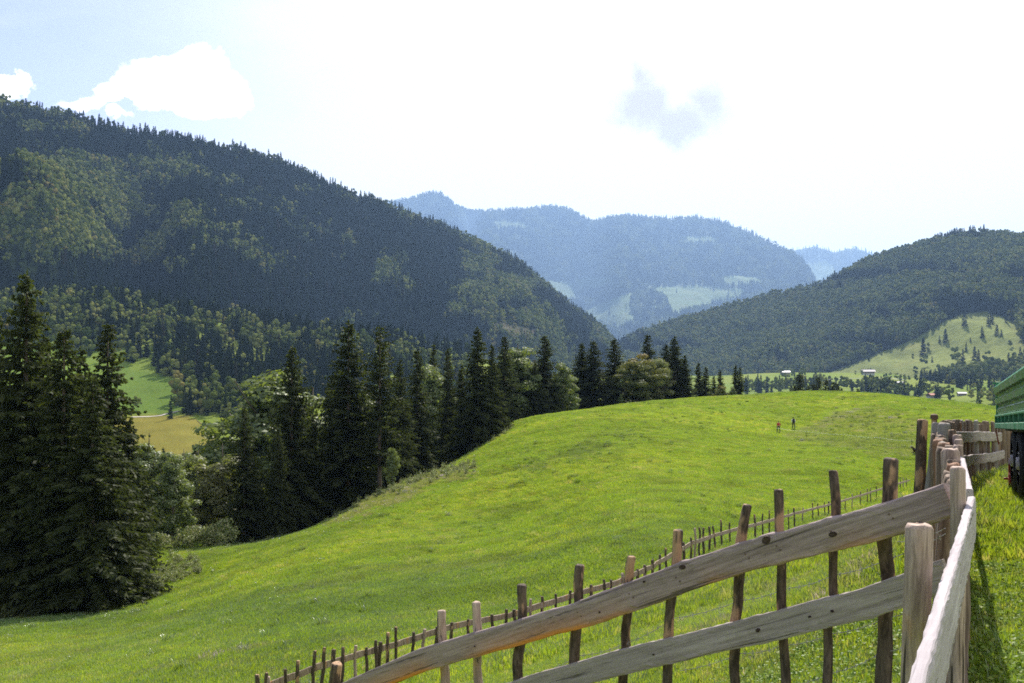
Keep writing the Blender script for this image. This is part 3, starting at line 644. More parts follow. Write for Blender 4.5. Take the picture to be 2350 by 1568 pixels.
# (x in the picture, top row, distance, kind, variant, width factor, label)
FT = [
 (62,628,82,'spruce',0,1.15,'tallest dark spruce of all, at the far left edge above the meadow'),
 (148,752,79,'spruce',1,1.2,'dark spruce close on the right of the tallest one at the left edge'),
 (214,868,77,'spruce',2,1.4,'broad low-branched spruce whose lower boughs hang over the bramble patch'),
 (100,770,86,'slim',1,1.4,'dark spruce wedged between the tallest left-hand spruce and its neighbour'),
 (185,800,86,'spruce',3,1.2,'dark spruce behind the broad low-branched one at the left'),
 (262,1010,80,'spruce',0,1.6,'low wide spruce at the right foot of the left-hand group'),
 (-18,700,84,'spruce',3,1.1,'dark spruce half cut off by the left edge of the picture'),
 (-120,650,90,'spruce',0,1.2,'dark spruce just outside the left edge, its boughs in the corner'),
 (248,742,98,'slim',0,1.25,'pointed spruce rising alone just right of the big left-hand spruces'),
 (300,960,100,'spruce',1,1.0,'shorter spruce in front of the yellow field, below the pointed one'),
 (345,985,118,'broad',0,0.9,'leafy broadleaf tree between the left spruces and the pale birch-like tree'),
 (398,1040,114,'broad',1,0.85,'pale sunlit broadleaf tree standing behind the roadside shrubs'),
 (455,1025,128,'broad',2,0.85,'rounded grey-green broadleaf tree just right of the pale sunlit one'),
 (510,1010,126,'broad',0,0.95,'olive green broadleaf tree in front of the end of the yellow field'),
 (562,935,120,'slim',1,1.1,'slim spruce left of the bright yellow-green crown'),
 (585,1040,124,'spruce',3,0.8,'low dark spruce at the shaded foot of the slope'),
 (622,838,152,'broad',1,1.15,'bright yellow-green broadleaf tree left behind the sharp-topped spruce'),
 (716,878,150,'broad',2,0.9,'yellow-green broadleaf tree right behind the sharp-topped spruce'),
 (670,795,126,'spruce',2,1.1,'sharp-topped spruce standing between two yellow-green crowns'),
 (640,980,118,'spruce',0,0.8,'lower dark spruce in the shade under the sharp-topped one'),
 (720,960,128,'slim',2,1.0,'dark spruce filling the gap right of the sharp-topped one'),
 (762,860,136,'slim',0,1.1,'dark spruce left against the tall thin-topped spruce'),
 (800,738,130,'slim',1,1.45,'very tall thin-topped spruce left of the open-branched one'),
 (838,862,133,'broad',0,0.6,'small broadleaf tree with glinting leaves between two tall spruces'),
 (872,750,127,'open',0,1.15,'tall open-branched conifer whose bare trunk shows between its boughs'),
 (900,1020,117,'broad',2,0.5,'small pale-leaved tree at the right foot of the open-branched conifer'),
 (918,825,138,'spruce',3,0.95,'dark spruce right behind the open-branched conifer'),
 (958,800,148,'slim',2,1.2,'narrow spruce left of the yellow-green top between the spruces'),
 (992,832,168,'broad',1,0.8,'yellow-green crown showing between two narrow spruces'),
 (995,790,190,'slim',0,0.8,'small spruce tip just behind the yellow-green crown'),
 (1028,798,158,'slim',1,0.9,'very narrow dark spruce left of the massive dark spruce'),
 (1060,835,150,'slim',2,1.0,'dark spruce at the left foot of the massive dark spruce'),
 (1096,752,148,'spruce',0,1.2,'massive broad dark spruce at the corner of the green slope'),
 (1128,790,150,'spruce',1,1.0,'dark spruce grown into the right side of the massive one'),
 (1158,772,172,'slim',0,1.2,'slender spruce next right of the massive dark spruce'),
 (1186,782,182,'broad',2,1.0,'light green broadleaf tree between slender spruce and dark twin spruces'),
 (1215,795,186,'broad',0,0.9,'grey-green broadleaf tree left against the dark twin spruces'),
 (1250,768,184,'slim',2,1.5,'dark spruce with a thin clear tip, taller of the dark pair'),
 (1228,830,180,'spruce',3,0.9,'lower dark spruce at the left side of the thin-tipped one'),
 (1292,830,186,'broad',1,0.95,'sunlit pale broadleaf tree right of the thin-tipped dark spruce'),
 (1335,788,202,'spruce',2,0.95,'brownish spruce, left one of the pair left of the orange crown'),
 (1362,782,200,'slim',1,1.4,'spruce with visible mast, right one of the pair left of the orange crown'),
 (1410,777,206,'slim',0,1.3,'spruce directly left behind the orange-topped round tree'),
 (1425,900,195,'broad',2,0.55,'small pale bushy tree at the left foot of the orange-topped tree'),
 (1462,812,200,'autumn',0,1.15,'big round tree with an orange autumn top on the skyline of the slope'),
 (1486,767,218,'slim',2,1.0,'spruce tip standing just above the orange-topped round tree'),
 (1510,806,208,'broad',0,0.95,'light green round tree leaning against the orange-topped one'),
 (1528,790,214,'slim',1,1.2,'left stem of the thick spruce group right of the round trees'),
 (1548,772,212,'spruce',3,1.0,'highest spruce of the thick group right of the round trees'),
 (1572,815,210,'spruce',0,0.85,'right outer spruce of the thick group, its boughs to the meadow'),
 (1603,832,228,'slim',2,1.2,'left one of two small twin spruces right of the thick group'),
 (1620,842,228,'slim',0,1.2,'right one of two small twin spruces right of the thick group'),
 (1638,862,240,'slim',1,1.1,'tiny spruce left behind the low round bushes on the crest'),
 (1653,848,240,'slim',2,1.1,'little spruce behind the low round bushes on the crest'),
 (1688,836,238,'slim',0,1.0,'left tip of the two-pointed spruce at the end of the tree row'),
 (1698,842,238,'slim',1,1.0,'right tip of the two-pointed spruce at the end of the tree row'),
 (1652,884,222,'autumn',1,0.9,'low round bushy tree on the crest, left one of two'),
 (1682,888,222,'broad',1,0.9,'low round bushy tree on the crest, right one of two'),
 (1835,857,290,'slim',2,1.5,'tallest of the small dark spruces just behind the meadow crest'),
 (1824,885,280,'slim',0,1.3,'stubby dark spruce left under the tallest one behind the crest'),
 (1856,884,300,'slim',1,0.9,'slim spruce tip right of the tallest one behind the crest'),
 (1866,880,300,'slim',2,1.0,'little spruce tip above the highest point of the meadow crest'),
 (1878,864,300,'slim',0,1.1,'spruce above the highest point of the crest, second tallest there'),
 (1896,870,300,'slim',1,1.1,'spruce tip in the middle of the row behind the crest'),
 (1913,877,300,'slim',2,1.2,'spruce tip right of the middle of the row behind the crest'),
 (1921,880,310,'slim',0,1.0,'thin spruce tip near the right end of the row behind the crest'),
 (1930,889,310,'slim',1,1.0,'last low spruce tip in the row behind the crest'),
 (1968,890,300,'slim',2,1.1,'single spruce tip apart on the right, behind the falling crest'),
]
trng = np.random.default_rng(77)
for px, py, d, kind, var, wf, lab in FT:
    p = P(px, py, d); z = gat(p[0], p[1]) - 0.3
    cone = kind in ('spruce', 'slim', 'open')
    if not cone: wf *= 1.35
    elif 1300 < px < 1600: wf *= 1.55
    elif px > 1140: wf *= 1.2
    plant('conifer' if kind == 'open' else 'spruce_tree' if cone else 'broadleaf_tree', kind, var, p[0], p[1], z, p[2] - z, wf * (1.0 if cone else 1.0), lab, 'tree', 'trees along the lower edge of the meadow' if px < 1720 else 'spruces behind the meadow crest', trng.uniform(0, 6.28))
# fill of the wood behind the front row
for k in range(46):
    px = trng.uniform(560, 1240); d = trng.uniform(150, 215) + max(0, px - 900) * 0.08
    x = (px - CX) / FPX * d; z = gat(x, d) - 0.3; kind = ['spruce', 'slim', 'slim', 'broad'][k % 4]
    top = trng.uniform(865, 980); H = P(px, top, d)[2] - z
    if H < 8: continue
    plant('wood_tree', kind, k % 3, x, d, z, H, 28 / max(H, 16) * 0.7, 'tree half hidden in the dark wood behind the front row of spruces', 'tree', 'trees inside the dark wood', trng.uniform(0, 6.28))
for k in range(26):
    px = trng.uniform(1180, 1585); d = trng.uniform(216, 245); x = (px - CX) / FPX * d; z = gat(x, d) - 0.3; H = P(px, trng.uniform(845, 905), d)[2] - z
    plant('wood_tree', ['spruce', 'slim', 'broad'][k % 3], k % 3, x, d, z, H, 1.5, 'tree filling the gaps behind the skyline row of spruces and round trees', 'tree', 'trees behind the skyline row', trng.uniform(0, 6.28))
for k in range(40):
    px = trng.uniform(270, 640); d = trng.uniform(190, 400)
    x = (px - CX) / FPX * d; z = gat(x, d) - 0.3; kind = ['broad', 'slim', 'broad', 'spruce'][k % 4]
    top = trng.uniform(1015, 1075) if px < 500 else trng.uniform(985, 1060); H = P(px, top, d)[2] - z
    if H < 5: continue
    plant('wood_tree', kind, k % 3, x, d, z, H, 1.0 if H > 12 else 1.25, 'small tree below the yellow field, behind the pale sunlit broadleaf', 'tree', 'trees below the yellow field', trng.uniform(0, 6.28))
# shrubs at the foot of the wood
SH = [(372,1238,106,2.6,'pale leafy shrub left in the row of shrubs at the wood edge'),(405,1240,107,2.3,'dry brownish shrub second in the row at the wood edge'),
      (435,1240,107,3.0,'rounded light green shrub in the middle of the row at the wood edge'),(468,1242,108,3.3,'wide pale shrub before the dark gap in the trees'),
      (500,1243,108,2.6,'shrub at the right end of the row beside the dark gap'),(515,1245,110,3.8,'taller wispy shrub at the right end, sticking up in front of the gap'),
      (345,1340,90,1.9,'bramble bush closest to the lowest boughs of the left spruces'),(378,1322,93,2.0,'bramble bush in the middle of the patch on the meadow'),
      (412,1300,96,2.3,'highest bramble bush of the patch on the meadow'),(440,1310,96,1.6,'small bramble bush at the right side of the patch'),(372,1352,89,1.4,'low bramble bush at the lower edge of the patch'),
      (620,1225,112,1.8,'single low bush in the shade right of the shrub row'),(905,1085,118,1.6,'low pale bush beside the small pale-leaved tree on the slope')]
for k, (px, py, d, H, lab) in enumerate(SH):
    x = (px - CX) / FPX * d
    plant('shrub', 'shrub', k % 3, x, d, gat(x, d) - 0.15, H, 0.8, lab, 'shrub', 'shrubs along the wood edge', k * 1.3)

# ------------------------------------------------------------------ woods and single trees further off
FARM = []
def far_tree(x, y, z, H, k, label, group, w=1.0, name=None):
    m = (LOW_CON + LOW_DEC)[k]; H0 = [24, 24, 24, 17, 19, 21][k]
    o = add_obj(name or ('spruce_tree' if k < 3 else 'broadleaf_tree'), m, None, (x, y, z - 0.4)); s = H / H0; o.scale = (s * w, s * w, s); o.rotation_euler = (0, 0, trng.uniform(0, 6.28))
    return tag(o, label, 'tree', group)
# wood on the low ridge below the left mountain
cand = []
while len(cand) < 2000:
    px = trng.uniform(-150, 1090); d = trng.uniform(760, 1230)
    lo = np.interp(px, [-150, 240, 330, 430, 500, 600, 640, 1100], [900, 905, 915, 850, 790, 790, 800, 860])
    if d < lo: continue
    cand.append((px, d))
cand.sort(key=lambda t: t[1] + trng.uniform(-12, 12))
rows = []
for i, (px, d) in enumerate(cand):
    x = (px - CX) / FPX * d; z = gat(x, d)
    back = (d > 985 + 0.06 * px) and (d < 1090 + 0.06 * px)
    dec = trng.random() < (0.6 if back else 0.3 if px < 330 else 0.06)
    H = trng.uniform(18, 27) if not dec else trng.uniform(17, 25)
    rows.append((x, d, z, H, int(trng.integers(3, 6)) if dec else int(trng.integers(0, 3))))
order = sorted(range(len(rows)), key=lambda i: rows[i][1])
for i in order[:130]:
    x, d, z, H, k = rows[i]; far_tree(x, d, z, H, k, 'front tree of the dark ridge wood below the left mountain', 'front trees of the ridge wood')
rest = [rows[i] for i in order[130:]]
scatter('wood', [(r[0], r[1], r[2] - 0.5) for r in rest], [r[3] / [24, 24, 24, 17, 19, 21][r[4]] for r in rest], trng.uniform(0, 6.28, len(rest)), [r[4] for r in rest], PROTO, 'dark wood on the low ridge with round sunlit crowns along its top')
# trees between green meadow and yellow field
for k in range(120):
    px = trng.uniform(405, 640); t = trng.random()
    py = np.interp(px, [405, 480, 560, 640], [945, 965, 995, 1010]) - t * np.interp(px, [405, 500, 640], [45, 60, 70])
    p = cast(px, py)
    if p is None: continue
    dec = trng.random() < 0.62
    far_tree(p[0], p[1], p[2], trng.uniform(13, 22), int(trng.integers(3, 6)) if dec else int(trng.integers(0, 3)), 'tree in the loose clump between the green valley meadow and the yellow field', 'trees between the valley meadows')
p = cast(392, 962); far_tree(p[0], p[1], p[2], 17, 1, 'lone conifer on the path between the green meadow and the yellow field', None, 0.75)
p = cast(316, 940); far_tree(p[0], p[1], p[2], 11, 3, 'single round autumn-tinted tree at the left border of the green meadow', None)
# dark wood in the right-hand valley
n_ = 0; rest = []
for k in range(330):
    px = trng.uniform(2112, 2520); up = np.interp(px, [2112, 2200, 2260, 2350, 2520], [868, 874, 876, 852, 835]); lo = np.interp(px, [2112, 2180, 2230, 2300, 2520], [872, 884, 900, 912, 920])
    p = cast(px, trng.uniform(up, lo))
    if p is None: continue
    kk = int(trng.integers(0, 3)) if trng.random() < 0.86 else int(trng.integers(3, 6)); H = trng.uniform(11, 18) * min(p[1] / 1500, 1.1)
    if n_ < 60 and p[1] < 1500: far_tree(p[0], p[1], p[2], H, kk, 'dark spruce in the front rows of the wood above the valley farms', 'front trees of the valley wood'); n_ += 1
    else: rest.append((p[0], p[1], p[2] - 0.5, H / [24, 24, 24, 17, 19, 21][kk], kk))
if rest: scatter('wood', [r[:3] for r in rest], [r[3] for r in rest], trng.uniform(0, 6.28, len(rest)), [r[4] for r in rest], PROTO, 'dark blue spruce wood on the slope above the valley farms, behind the trailer')
# belts of trees just beyond the crest
def belt(n, poly, hr, pc, label, group, w=1.0):
    xs = [a for a, b in poly]; ys = [b for a, b in poly]; c = 0; guard = 0
    while c < n and guard < n * 60:
        guard += 1; px = trng.uniform(min(xs), max(xs)); py = trng.uniform(min(ys), max(ys))
        if not inpoly(np.array([px]), np.array([py]), poly)[0]: continue
        p = cast(px, py)
        if p is None or p[1] < 320: continue
        c += 1; k = int(trng.integers(0, 3)) if trng.random() < pc else int(trng.integers(3, 6))
        far_tree(p[0], p[1], p[2], trng.uniform(*hr) * 0.72 * min(p[1] / 1000, 1.3), k, label, group, w)
belt(74, [(1705,905),(1705,890),(1830,888),(1935,890),(1950,905),(2000,925),(1900,912)], (16,25), 0.3, 'bluish tree in the belt just behind the highest part of the meadow crest', 'tree belt behind the crest')
belt(70, [(1935,905),(1940,896),(2040,905),(2100,925),(2200,945),(2290,965),(2290,955),(2180,925),(2080,905),(2000,890)], (15,22), 0.3, 'tree in the belt following the falling crest towards the trailer', 'tree belt along the falling crest')
belt(16, [(2100,915),(2110,900),(2180,912),(2190,935),(2120,930)], (15,24), 0.4, 'tree around the red-roofed farmhouse in the valley', 'trees around the red-roofed farm')
belt(16, [(2200,935),(2230,915),(2290,905),(2295,950),(2240,945)], (13,20), 0.2, 'leafy tree on the valley floor just left of the green trailer', 'valley trees near the trailer')
belt(12, [(2000,872),(2060,868),(2100,868),(2105,880),(2040,878)], (9,15), 0.3, 'small tree around the small barn below the pasture', 'trees by the small barn')
belt(12, [(1780,862),(1850,850),(1880,858),(1830,872)], (12,18), 0.15, 'tree around the white-roofed farmhouse below the mountain forest', 'trees by the white-roofed farm')
belt(9, [(1950,858),(1975,850),(2010,852),(2015,860),(1960,864)], (7,11), 0.0, 'small round tree around the large farmhouse on the pasture', 'trees by the large farmhouse')
LONE = [(2119,814,40,0,'broad dark tree standing alone on the left part of the sloping pasture'),(2170,786,32,0,'dark tree below the forest corner on the sloping pasture'),(2156,786,17,1,'small tree left beside the dark tree at the forest corner'),
        (2213,749,35,1,'tall dark spruce at the upper border of the pasture'),(2276,745,34,2,'dark spruce high on the pasture near its upper right corner'),(2268,748,24,0,'smaller spruce left of the one near the upper right corner of the pasture'),
        (2288,769,25,0,'wide dark spruce in the right part of the pasture, right one of a pair'),(2298,772,17,1,'lower dark spruce at the right side of the wide one on the pasture'),(2254,775,26,2,'dark tree in the right part of the pasture, left one of a pair'),
        (2210,833,32,1,'narrow dark spruce above the valley wood'),(2237,826,32,0,'wide dark spruce group above the valley wood'),(2246,828,26,2,'spruce leaning on the wide one above the valley wood'),
        (2139,832,15,1,'tiny spruce low in the middle of the pasture'),(2101,856,18,4,'round little tree at the foot of the pasture'),(2227,785,11,0,'tiny dark tree in the middle of the pasture'),(2139,760,20,4,'pale broadleaf tree at the upper left border of the pasture'),
        (2095,822,12,4,'small round bush-like tree low on the left of the pasture'),(1990,884,20,3,'round tree on the meadow below the large farmhouse'),(2008,886,14,1,'small dark spruce on the meadow below the large farmhouse')]
for px, py, hp, k, lab in LONE:
    p = cast(px, py); far_tree(p[0], p[1], p[2], hp * p[1] / FPX, k, lab, 'single trees on the valley pasture', 1.7 if k == 0 else 1.35)
# ------------------------------------------------------------------ farmhouses, road, path
def plain(name, col, rough=0.8, var=0.25, sc=2.0, spec=0.3, metal=0.0):
    def f(N):
        n = N.noise(N.coords(), sc, 5)
        return N.bsdf(N.mix(n, tuple(c * (1 - var) for c in col), tuple(min(1, c * (1 + var)) for c in col)), rough, N.bump(n, 0.2, 0.02), spec, metal)
    return mat(name, f)
M_PLASTER = plain('white_plaster', (0.6, 0.58, 0.54)); M_TIMBER = plain('dark_timber', (0.13, 0.08, 0.05), sc=5)
M_GLASS = plain('window_glass', (0.03, 0.04, 0.05), 0.1); M_ROOFW = plain('pale_sheet_roof', (0.50, 0.47, 0.47), 0.45, 0.2, spec=0.5)
M_ROOFR = plain('red_tile_roof', (0.42, 0.17, 0.12), 0.7); M_ROOFG = plain('weathered_shingle_roof', (0.40, 0.36, 0.34), 0.7)
M_STONE = plain('grey_stone', (0.3, 0.29, 0.27))
def house(px, py, wpx, yaw, roofm, lab, name='farmhouse', lf=1.5, chim=True, cat='house'):
    p = cast(px, py); w = 0.74 * wpx * p[1] / FPX; L = w; D = w / lf; h1, h2 = D * 0.28, D * 0.24; rise = D * 0.22
    o = empty(name, tuple(p + [0, 0, -0.6]), yaw); tag(o, lab, cat)
    mb = MB(); mb.box((0, 0, h1 / 2), (L, D, h1)); mb.build('wall', M_PLASTER, o)
    mb = MB(); x, y, z0, z1 = L / 2 + 0.06, D / 2 + 0.06, h1, h1 + h2
    V = [(-x, -y, z0), (x, -y, z0), (x, y, z0), (-x, y, z0), (-x, -y, z1), (x, -y, z1), (x, y, z1), (-x, y, z1), (-x, 0, z1 + rise), (x, 0, z1 + rise)]
    mb.add(V, [[0, 1, 5, 4], [2, 3, 7, 6]]); mb.add(V, [[1, 2, 6, 5], [3, 0, 4, 7]]); mb.add(V, [[5, 6, 9], [7, 4, 8]])
    mb.build('upper_storey', M_TIMBER, o)
    rf = MB(); ov = D * 0.09; sl = math.atan2(rise, D / 2); Ls = (D / 2 + ov * 2) / math.cos(sl)
    for s in (-1, 1):
        rf.box((0, s * (D / 4 + ov * 0.5), z1 + rise / 2 - ov * 0.18 + 0.25), (L + ov * 3, Ls, 0.22), Matrix.Rotation(-s * sl, 4, 'X'))
    r = rf.build('roof', roofm, o)
    if chim:
        c = MB(); c.box((L * 0.2, D * 0.08, z1 + rise + 0.5), (0.8, 0.8, 1.8)); c.box((L * 0.2, D * 0.08, z1 + rise + 1.5), (1.0, 1.0, 0.2)); c.build('chimney', M_STONE, r)
    n = 4
    for lev, zc in ((0, h1 * 0.55), (1, h1 + h2 * 0.5)):
        for k in range(n):
            if lev == 0 and k == 1: continue
            xx = -L / 2 + L * (k + 0.5) / n; yy = -D / 2 - (0.02 if lev == 0 else 0.08)
            m = MB(); m.box((xx, yy - 0.04, zc), (1.5, 0.10, 1.3)); w_ = m.build('window', M_TIMBER if lev == 0 else M_PLASTER, o)
            g = MB(); g.box((xx, yy - 0.10, zc), (1.15, 0.06, 1.0)); g.build('pane', M_GLASS, w_)
    m = MB(); m.box((-L / 2 + L * 1.5 / n, -D / 2 - 0.05, 1.1 + 0.3), (1.3, 0.12, 2.2)); m.build('door', M_TIMBER, o)
    m = MB(); m.box((0, -D / 2 - 0.6, h1 + 0.15), (L * 0.8, 1.1, 0.12)); m.box((0, -D / 2 - 1.12, h1 + 0.65), (L * 0.8, 0.06, 0.9)); m.build('balcony', M_TIMBER, o)
    return o
house(1802, 860, 26, 0.15, M_ROOFW, 'farmhouse with a bright white roof at the foot of the mountain forest')
house(1992, 861, 34, -0.1, M_ROOFG, 'large farmhouse above the valley road at the foot of the pasture', lf=1.4)
house(2063, 883, 22, 0.1, M_ROOFW, 'small house with a white roof beside the dark barn', chim=True)
house(2040, 883, 20, -0.25, M_TIMBER, 'dark brown barn left beside the small white-roofed house', 'barn', chim=False, cat='barn')
house(2140, 913, 30, 0.35, M_ROOFR, 'red-roofed farmhouse half hidden among trees in the valley')
house(2207, 908, 24, -0.1, M_ROOFW, 'low building with a glaring white roof right of the red-roofed farm', chim=False)
def ribbon(name, pts, w, m, kind='structure'):
    P_ = [cast(a, b) for a, b in pts]; P_ = [p for p in P_ if p is not None]
    Q = []
    for k in range(len(P_) - 1):
        for t in np.linspace(0, 1, 12, endpoint=False): Q.append(P_[k] * (1 - t) + P_[k + 1] * t)
    Q.append(P_[-1]); V = []; F = []
    for k, q in enumerate(Q):
        t = Q[min(k + 1, len(Q) - 1)] - Q[max(k - 1, 0)]; n = np.array([t[1], -t[0]]); n /= np.linalg.norm(n)
        for s in (-1, 1):
            x, y = q[0] + n[0] * s * w / 2, q[1] + n[1] * s * w / 2; V.append((x, y, zat(x, y) + 0.25))
        if k: F.append([2 * k - 2, 2 * k - 1, 2 * k + 1, 2 * k])
    tag(add_obj(name, np_mesh(name, V, np.array(F), m)), kind=kind)
M_ROAD = plain('pale_gravel', (0.42, 0.38, 0.32), 0.9, 0.15)
M_ASPH = plain('grey_asphalt', (0.22, 0.22, 0.22), 0.8, 0.15)
ribbon('road', [(1890, 872), (1940, 869), (2000, 868), (2040, 869), (2080, 872)], 7.0, M_ASPH)
ribbon('path', [(300, 958), (335, 957), (365, 955), (385, 950), (410, 944)], 3.4, M_ROAD)
# ------------------------------------------------------------------ wood materials
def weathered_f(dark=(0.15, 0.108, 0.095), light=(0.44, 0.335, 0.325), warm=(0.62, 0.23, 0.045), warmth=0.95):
    def f(N):
        co = N.coords(); g = N.scale(co, (0.9, 14.0, 17.0))
        big = N.noise(N.scale(co, (0.6, 1.5, 1.5)), 1.6, 4); fine = N.noise(g, 3.0, 9, 0.7, 0.35); hair = N.noise(N.scale(co, (1.2, 60, 70)), 2.0, 4, 0.6, 0.6)
        crack = N.mapr(N.noise(N.scale(co, (0.7, 22, 30)), 1.6, 5, 0.5, 0.8), 0.60, 0.68)
        c = N.mix(N.mapr(fine, 0.25, 0.72), dark, light)
        c = N.mix(N.mapr(big, 0.40, 0.65, 0, 0.45), c, tuple(0.62 * a for a in light))
        sp = N.n('ShaderNodeSeparateXYZ', None, Vector=co)
        lowz = N.mapr(N.math('ADD', sp.outputs[2], N.math('MULTIPLY', N.math('SUBTRACT', big, 0.5), 0.10)), -0.045, -0.075)
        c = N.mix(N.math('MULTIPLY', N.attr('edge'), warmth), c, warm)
        c = N.mix(N.math('MULTIPLY', crack, 0.75), c, (0.05, 0.04, 0.035))
        h = N.math('SUBTRACT', N.math('ADD', fine, N.math('MULTIPLY', hair, 0.5)), crack)
        return N.bsdf(c, 0.8, N.bump(h, 0.55, 0.008), 0.25)
    return f
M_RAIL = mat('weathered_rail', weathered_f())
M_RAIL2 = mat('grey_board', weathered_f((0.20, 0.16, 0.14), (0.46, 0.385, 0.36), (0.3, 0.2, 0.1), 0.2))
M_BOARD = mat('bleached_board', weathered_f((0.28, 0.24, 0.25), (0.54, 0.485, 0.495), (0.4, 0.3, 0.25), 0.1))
def post_f(N):
    co = N.coords(); fine = N.noise(N.scale(co, (14, 14, 1.4)), 3.0, 8, 0.62, 0.8); big = N.noise(N.scale(co, (4, 4, 2)), 1.8, 4)
    crack = N.mapr(N.noise(N.scale(co, (26, 26, 0.9)), 2.0, 4, 0.5, 0.5), 0.62, 0.68)
    c = N.mix(N.mapr(fine, 0.3, 0.7), (0.19, 0.135, 0.105), (0.50, 0.375, 0.31)); c = N.mix(N.mapr(big, 0.55, 0.72, 0, 0.7), c, (0.50, 0.26, 0.11))
    c = N.mix(crack, c, (0.06, 0.045, 0.035))
    return N.bsdf(c, 0.8, N.bump(N.math('SUBTRACT', fine, crack), 0.5, 0.008), 0.25)
M_POST = mat('peeled_post', post_f)
def stake_f(N):
    co = N.coords(); n = N.noise(N.scale(co, (9, 9, 2.2)), 3.2, 7, 0.65, 0.6); b = N.noise(N.scale(co, (5, 5, 1.6)), 1.7, 3); r = N.rnd()
    vr = N.n('ShaderNodeTexVoronoi', None, Vector=N.scale(co, (30, 30, 12)), Scale=1.3).outputs['Distance']
    bark = N.mix(N.mapr(n, 0.3, 0.7), (0.035, 0.026, 0.020), (0.155, 0.115, 0.085)); bark = N.mix(N.mapr(vr, 0.0, 0.35, 0.5, 0.0), bark, (0.02, 0.015, 0.012))
    c = N.mix(N.mapr(N.math('ADD', b, N.math('MULTIPLY', r, 0.10)), 0.60, 0.66), bark, (0.40, 0.255, 0.15))
    return N.bsdf(c, 0.85, N.bump(N.math('SUBTRACT', n, N.math('MULTIPLY', vr, 0.4)), 0.7, 0.012), 0.2)
M_STAKE = mat('barky_stake', stake_f)
def slab_f(N):
    co = N.coords(); n = N.noise(N.scale(co, (10, 10, 0.9)), 3.0, 7, 0.65, 0.8); r = N.rnd()
    c = N.mix(N.mapr(n, 0.3, 0.72), (0.07, 0.045, 0.032), (0.27, 0.20, 0.15)); c = N.mix(N.mapr(r, 0.85, 0.97, 0, 0.5), c, (0.40, 0.20, 0.11)); c = N.mix(N.mapr(r, 0.25, 0.0, 0, 0.7), c, (0.30, 0.28, 0.26))
    return N.bsdf(c, 0.85, N.bump(n, 0.6, 0.015), 0.2)
M_SLAB = mat('rough_slab', slab_f)
M_WIRE = plain('galvanised_wire', (0.42, 0.41, 0.39), 0.45, 0.2, metal=0.6)
M_KNOT = plain('knot_wood', (0.07, 0.045, 0.035), 0.8, 0.5, sc=40)
frng = np.random.default_rng(321)

def orient(o, a, b, base, roll=0.0, zhint=(0, 0, 1)):
    """local x along a->b"""
    a = Vector(a); b = Vector(b); x = (b - a).normalized(); z = Vector(zhint); y = z.cross(x).normalized(); z = x.cross(y)
    m = Matrix((x, y, z)).transposed().to_4x4() @ Matrix.Rotation(roll, 4, 'X')
    o.rotation_mode = 'QUATERNION'; o.rotation_quaternion = m.to_quaternion(); o.location = a - Vector(base)
def rail(name, a, b, h, t, m, parent, base, wav=0.012, seg=70, seed=0, edge=0.006, zoff=None, knots=(), roll=0.0, taper=0.0):
    rg = np.random.default_rng(seed); L = float(np.linalg.norm(np.array(b) - np.array(a))); xs = np.linspace(0, L, seg); n = 20
    V = []
    ang = (np.arange(n) + 0.5) * 2 * math.pi / n; ca, sa = np.cos(ang), np.sin(ang)
    e = 0.30    # squareness
    sy = np.sign(ca) * np.abs(ca) ** e; sz = np.sign(sa) * np.abs(sa) ** e
    cz = fbm(xs / 0.9, xs * 0 + seed, 3, seed) * wav; top = fbm(xs / 0.28, xs * 0 + seed + 5, 3, seed + 1) * wav * 0.55; bot = fbm(xs / 0.35, xs * 0 + 9, 4, seed + 2) * wav * 1.1; cy = fbm(xs / 1.3, xs * 0 + 3, 2, seed + 3) * wav
    for k, x in enumerate(xs):
        hh = h / 2 * (1 - taper * x / L); z = sz * hh; z = np.where(sz > 0, z + top[k], z + bot[k]) + cz[k] + (zoff(x / L) if zoff else 0)
        y = sy * t / 2 + cy[k]
        for kx, kz, kr in knots:      # swelling round a knot
            q = math.exp(-((x - kx) / (kr * 1.8)) ** 2)
            z = z + np.where(sz > 0, 1, -0.3) * q * kr * 0.45
        j = rg.normal(0, 0.0012, n)
        V.append(np.stack([np.full(n, x), y + j, z + j], 1))
    V = np.concatenate(V); F = [[k * n + j, k * n + (j + 1) % n, (k + 1) * n + (j + 1) % n, (k + 1) * n + j] for k in range(seg - 1) for j in range(n)]
    caps = np.array([[j for j in range(n)][::-1], [(seg - 1) * n + j for j in range(n)]])
    me = np_mesh(name, V, [np.array(F), caps], m, smooth=False)
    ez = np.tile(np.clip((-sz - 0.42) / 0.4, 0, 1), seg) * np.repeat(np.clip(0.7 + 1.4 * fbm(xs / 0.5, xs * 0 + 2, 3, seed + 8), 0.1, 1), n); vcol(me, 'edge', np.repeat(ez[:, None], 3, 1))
    o = add_obj(name, me, parent); orient(o, a, b, base, roll)
    for kx, kz, kr in knots:
        mb = MB(); zc = kz + (zoff(kx / L) if zoff else 0) + np.interp(kx, xs, cz); yc = np.interp(kx, xs, cy)
        for side in (-1,):
            yy = yc + side * (t / 2 - 0.004)
            rings = [(kr, 0.0), (kr * 0.85, 0.010), (kr * 0.6, 0.006), (kr * 0.45, 0.012), (0.002, 0.009)]; m_ = 16; VV = []
            for rr, dd in rings:
                an = np.arange(m_) * 2 * math.pi / m_; w = 1 + 0.12 * np.sin(an * 2 + kx * 7)
                VV.append(np.stack([kx + rr * w * 1.15 * np.cos(an), np.full(m_, yy + side * dd), zc + rr * w * 0.85 * np.sin(an)], 1))
            VV = np.concatenate(VV); FF = [[q * m_ + j, q * m_ + (j + 1) % m_, (q + 1) * m_ + (j + 1) % m_, (q + 1) * m_ + j] for q in range(len(rings) - 1) for j in range(m_)]
            mb.add(VV, FF)
        mb.build('knot', M_KNOT, o)
    return o
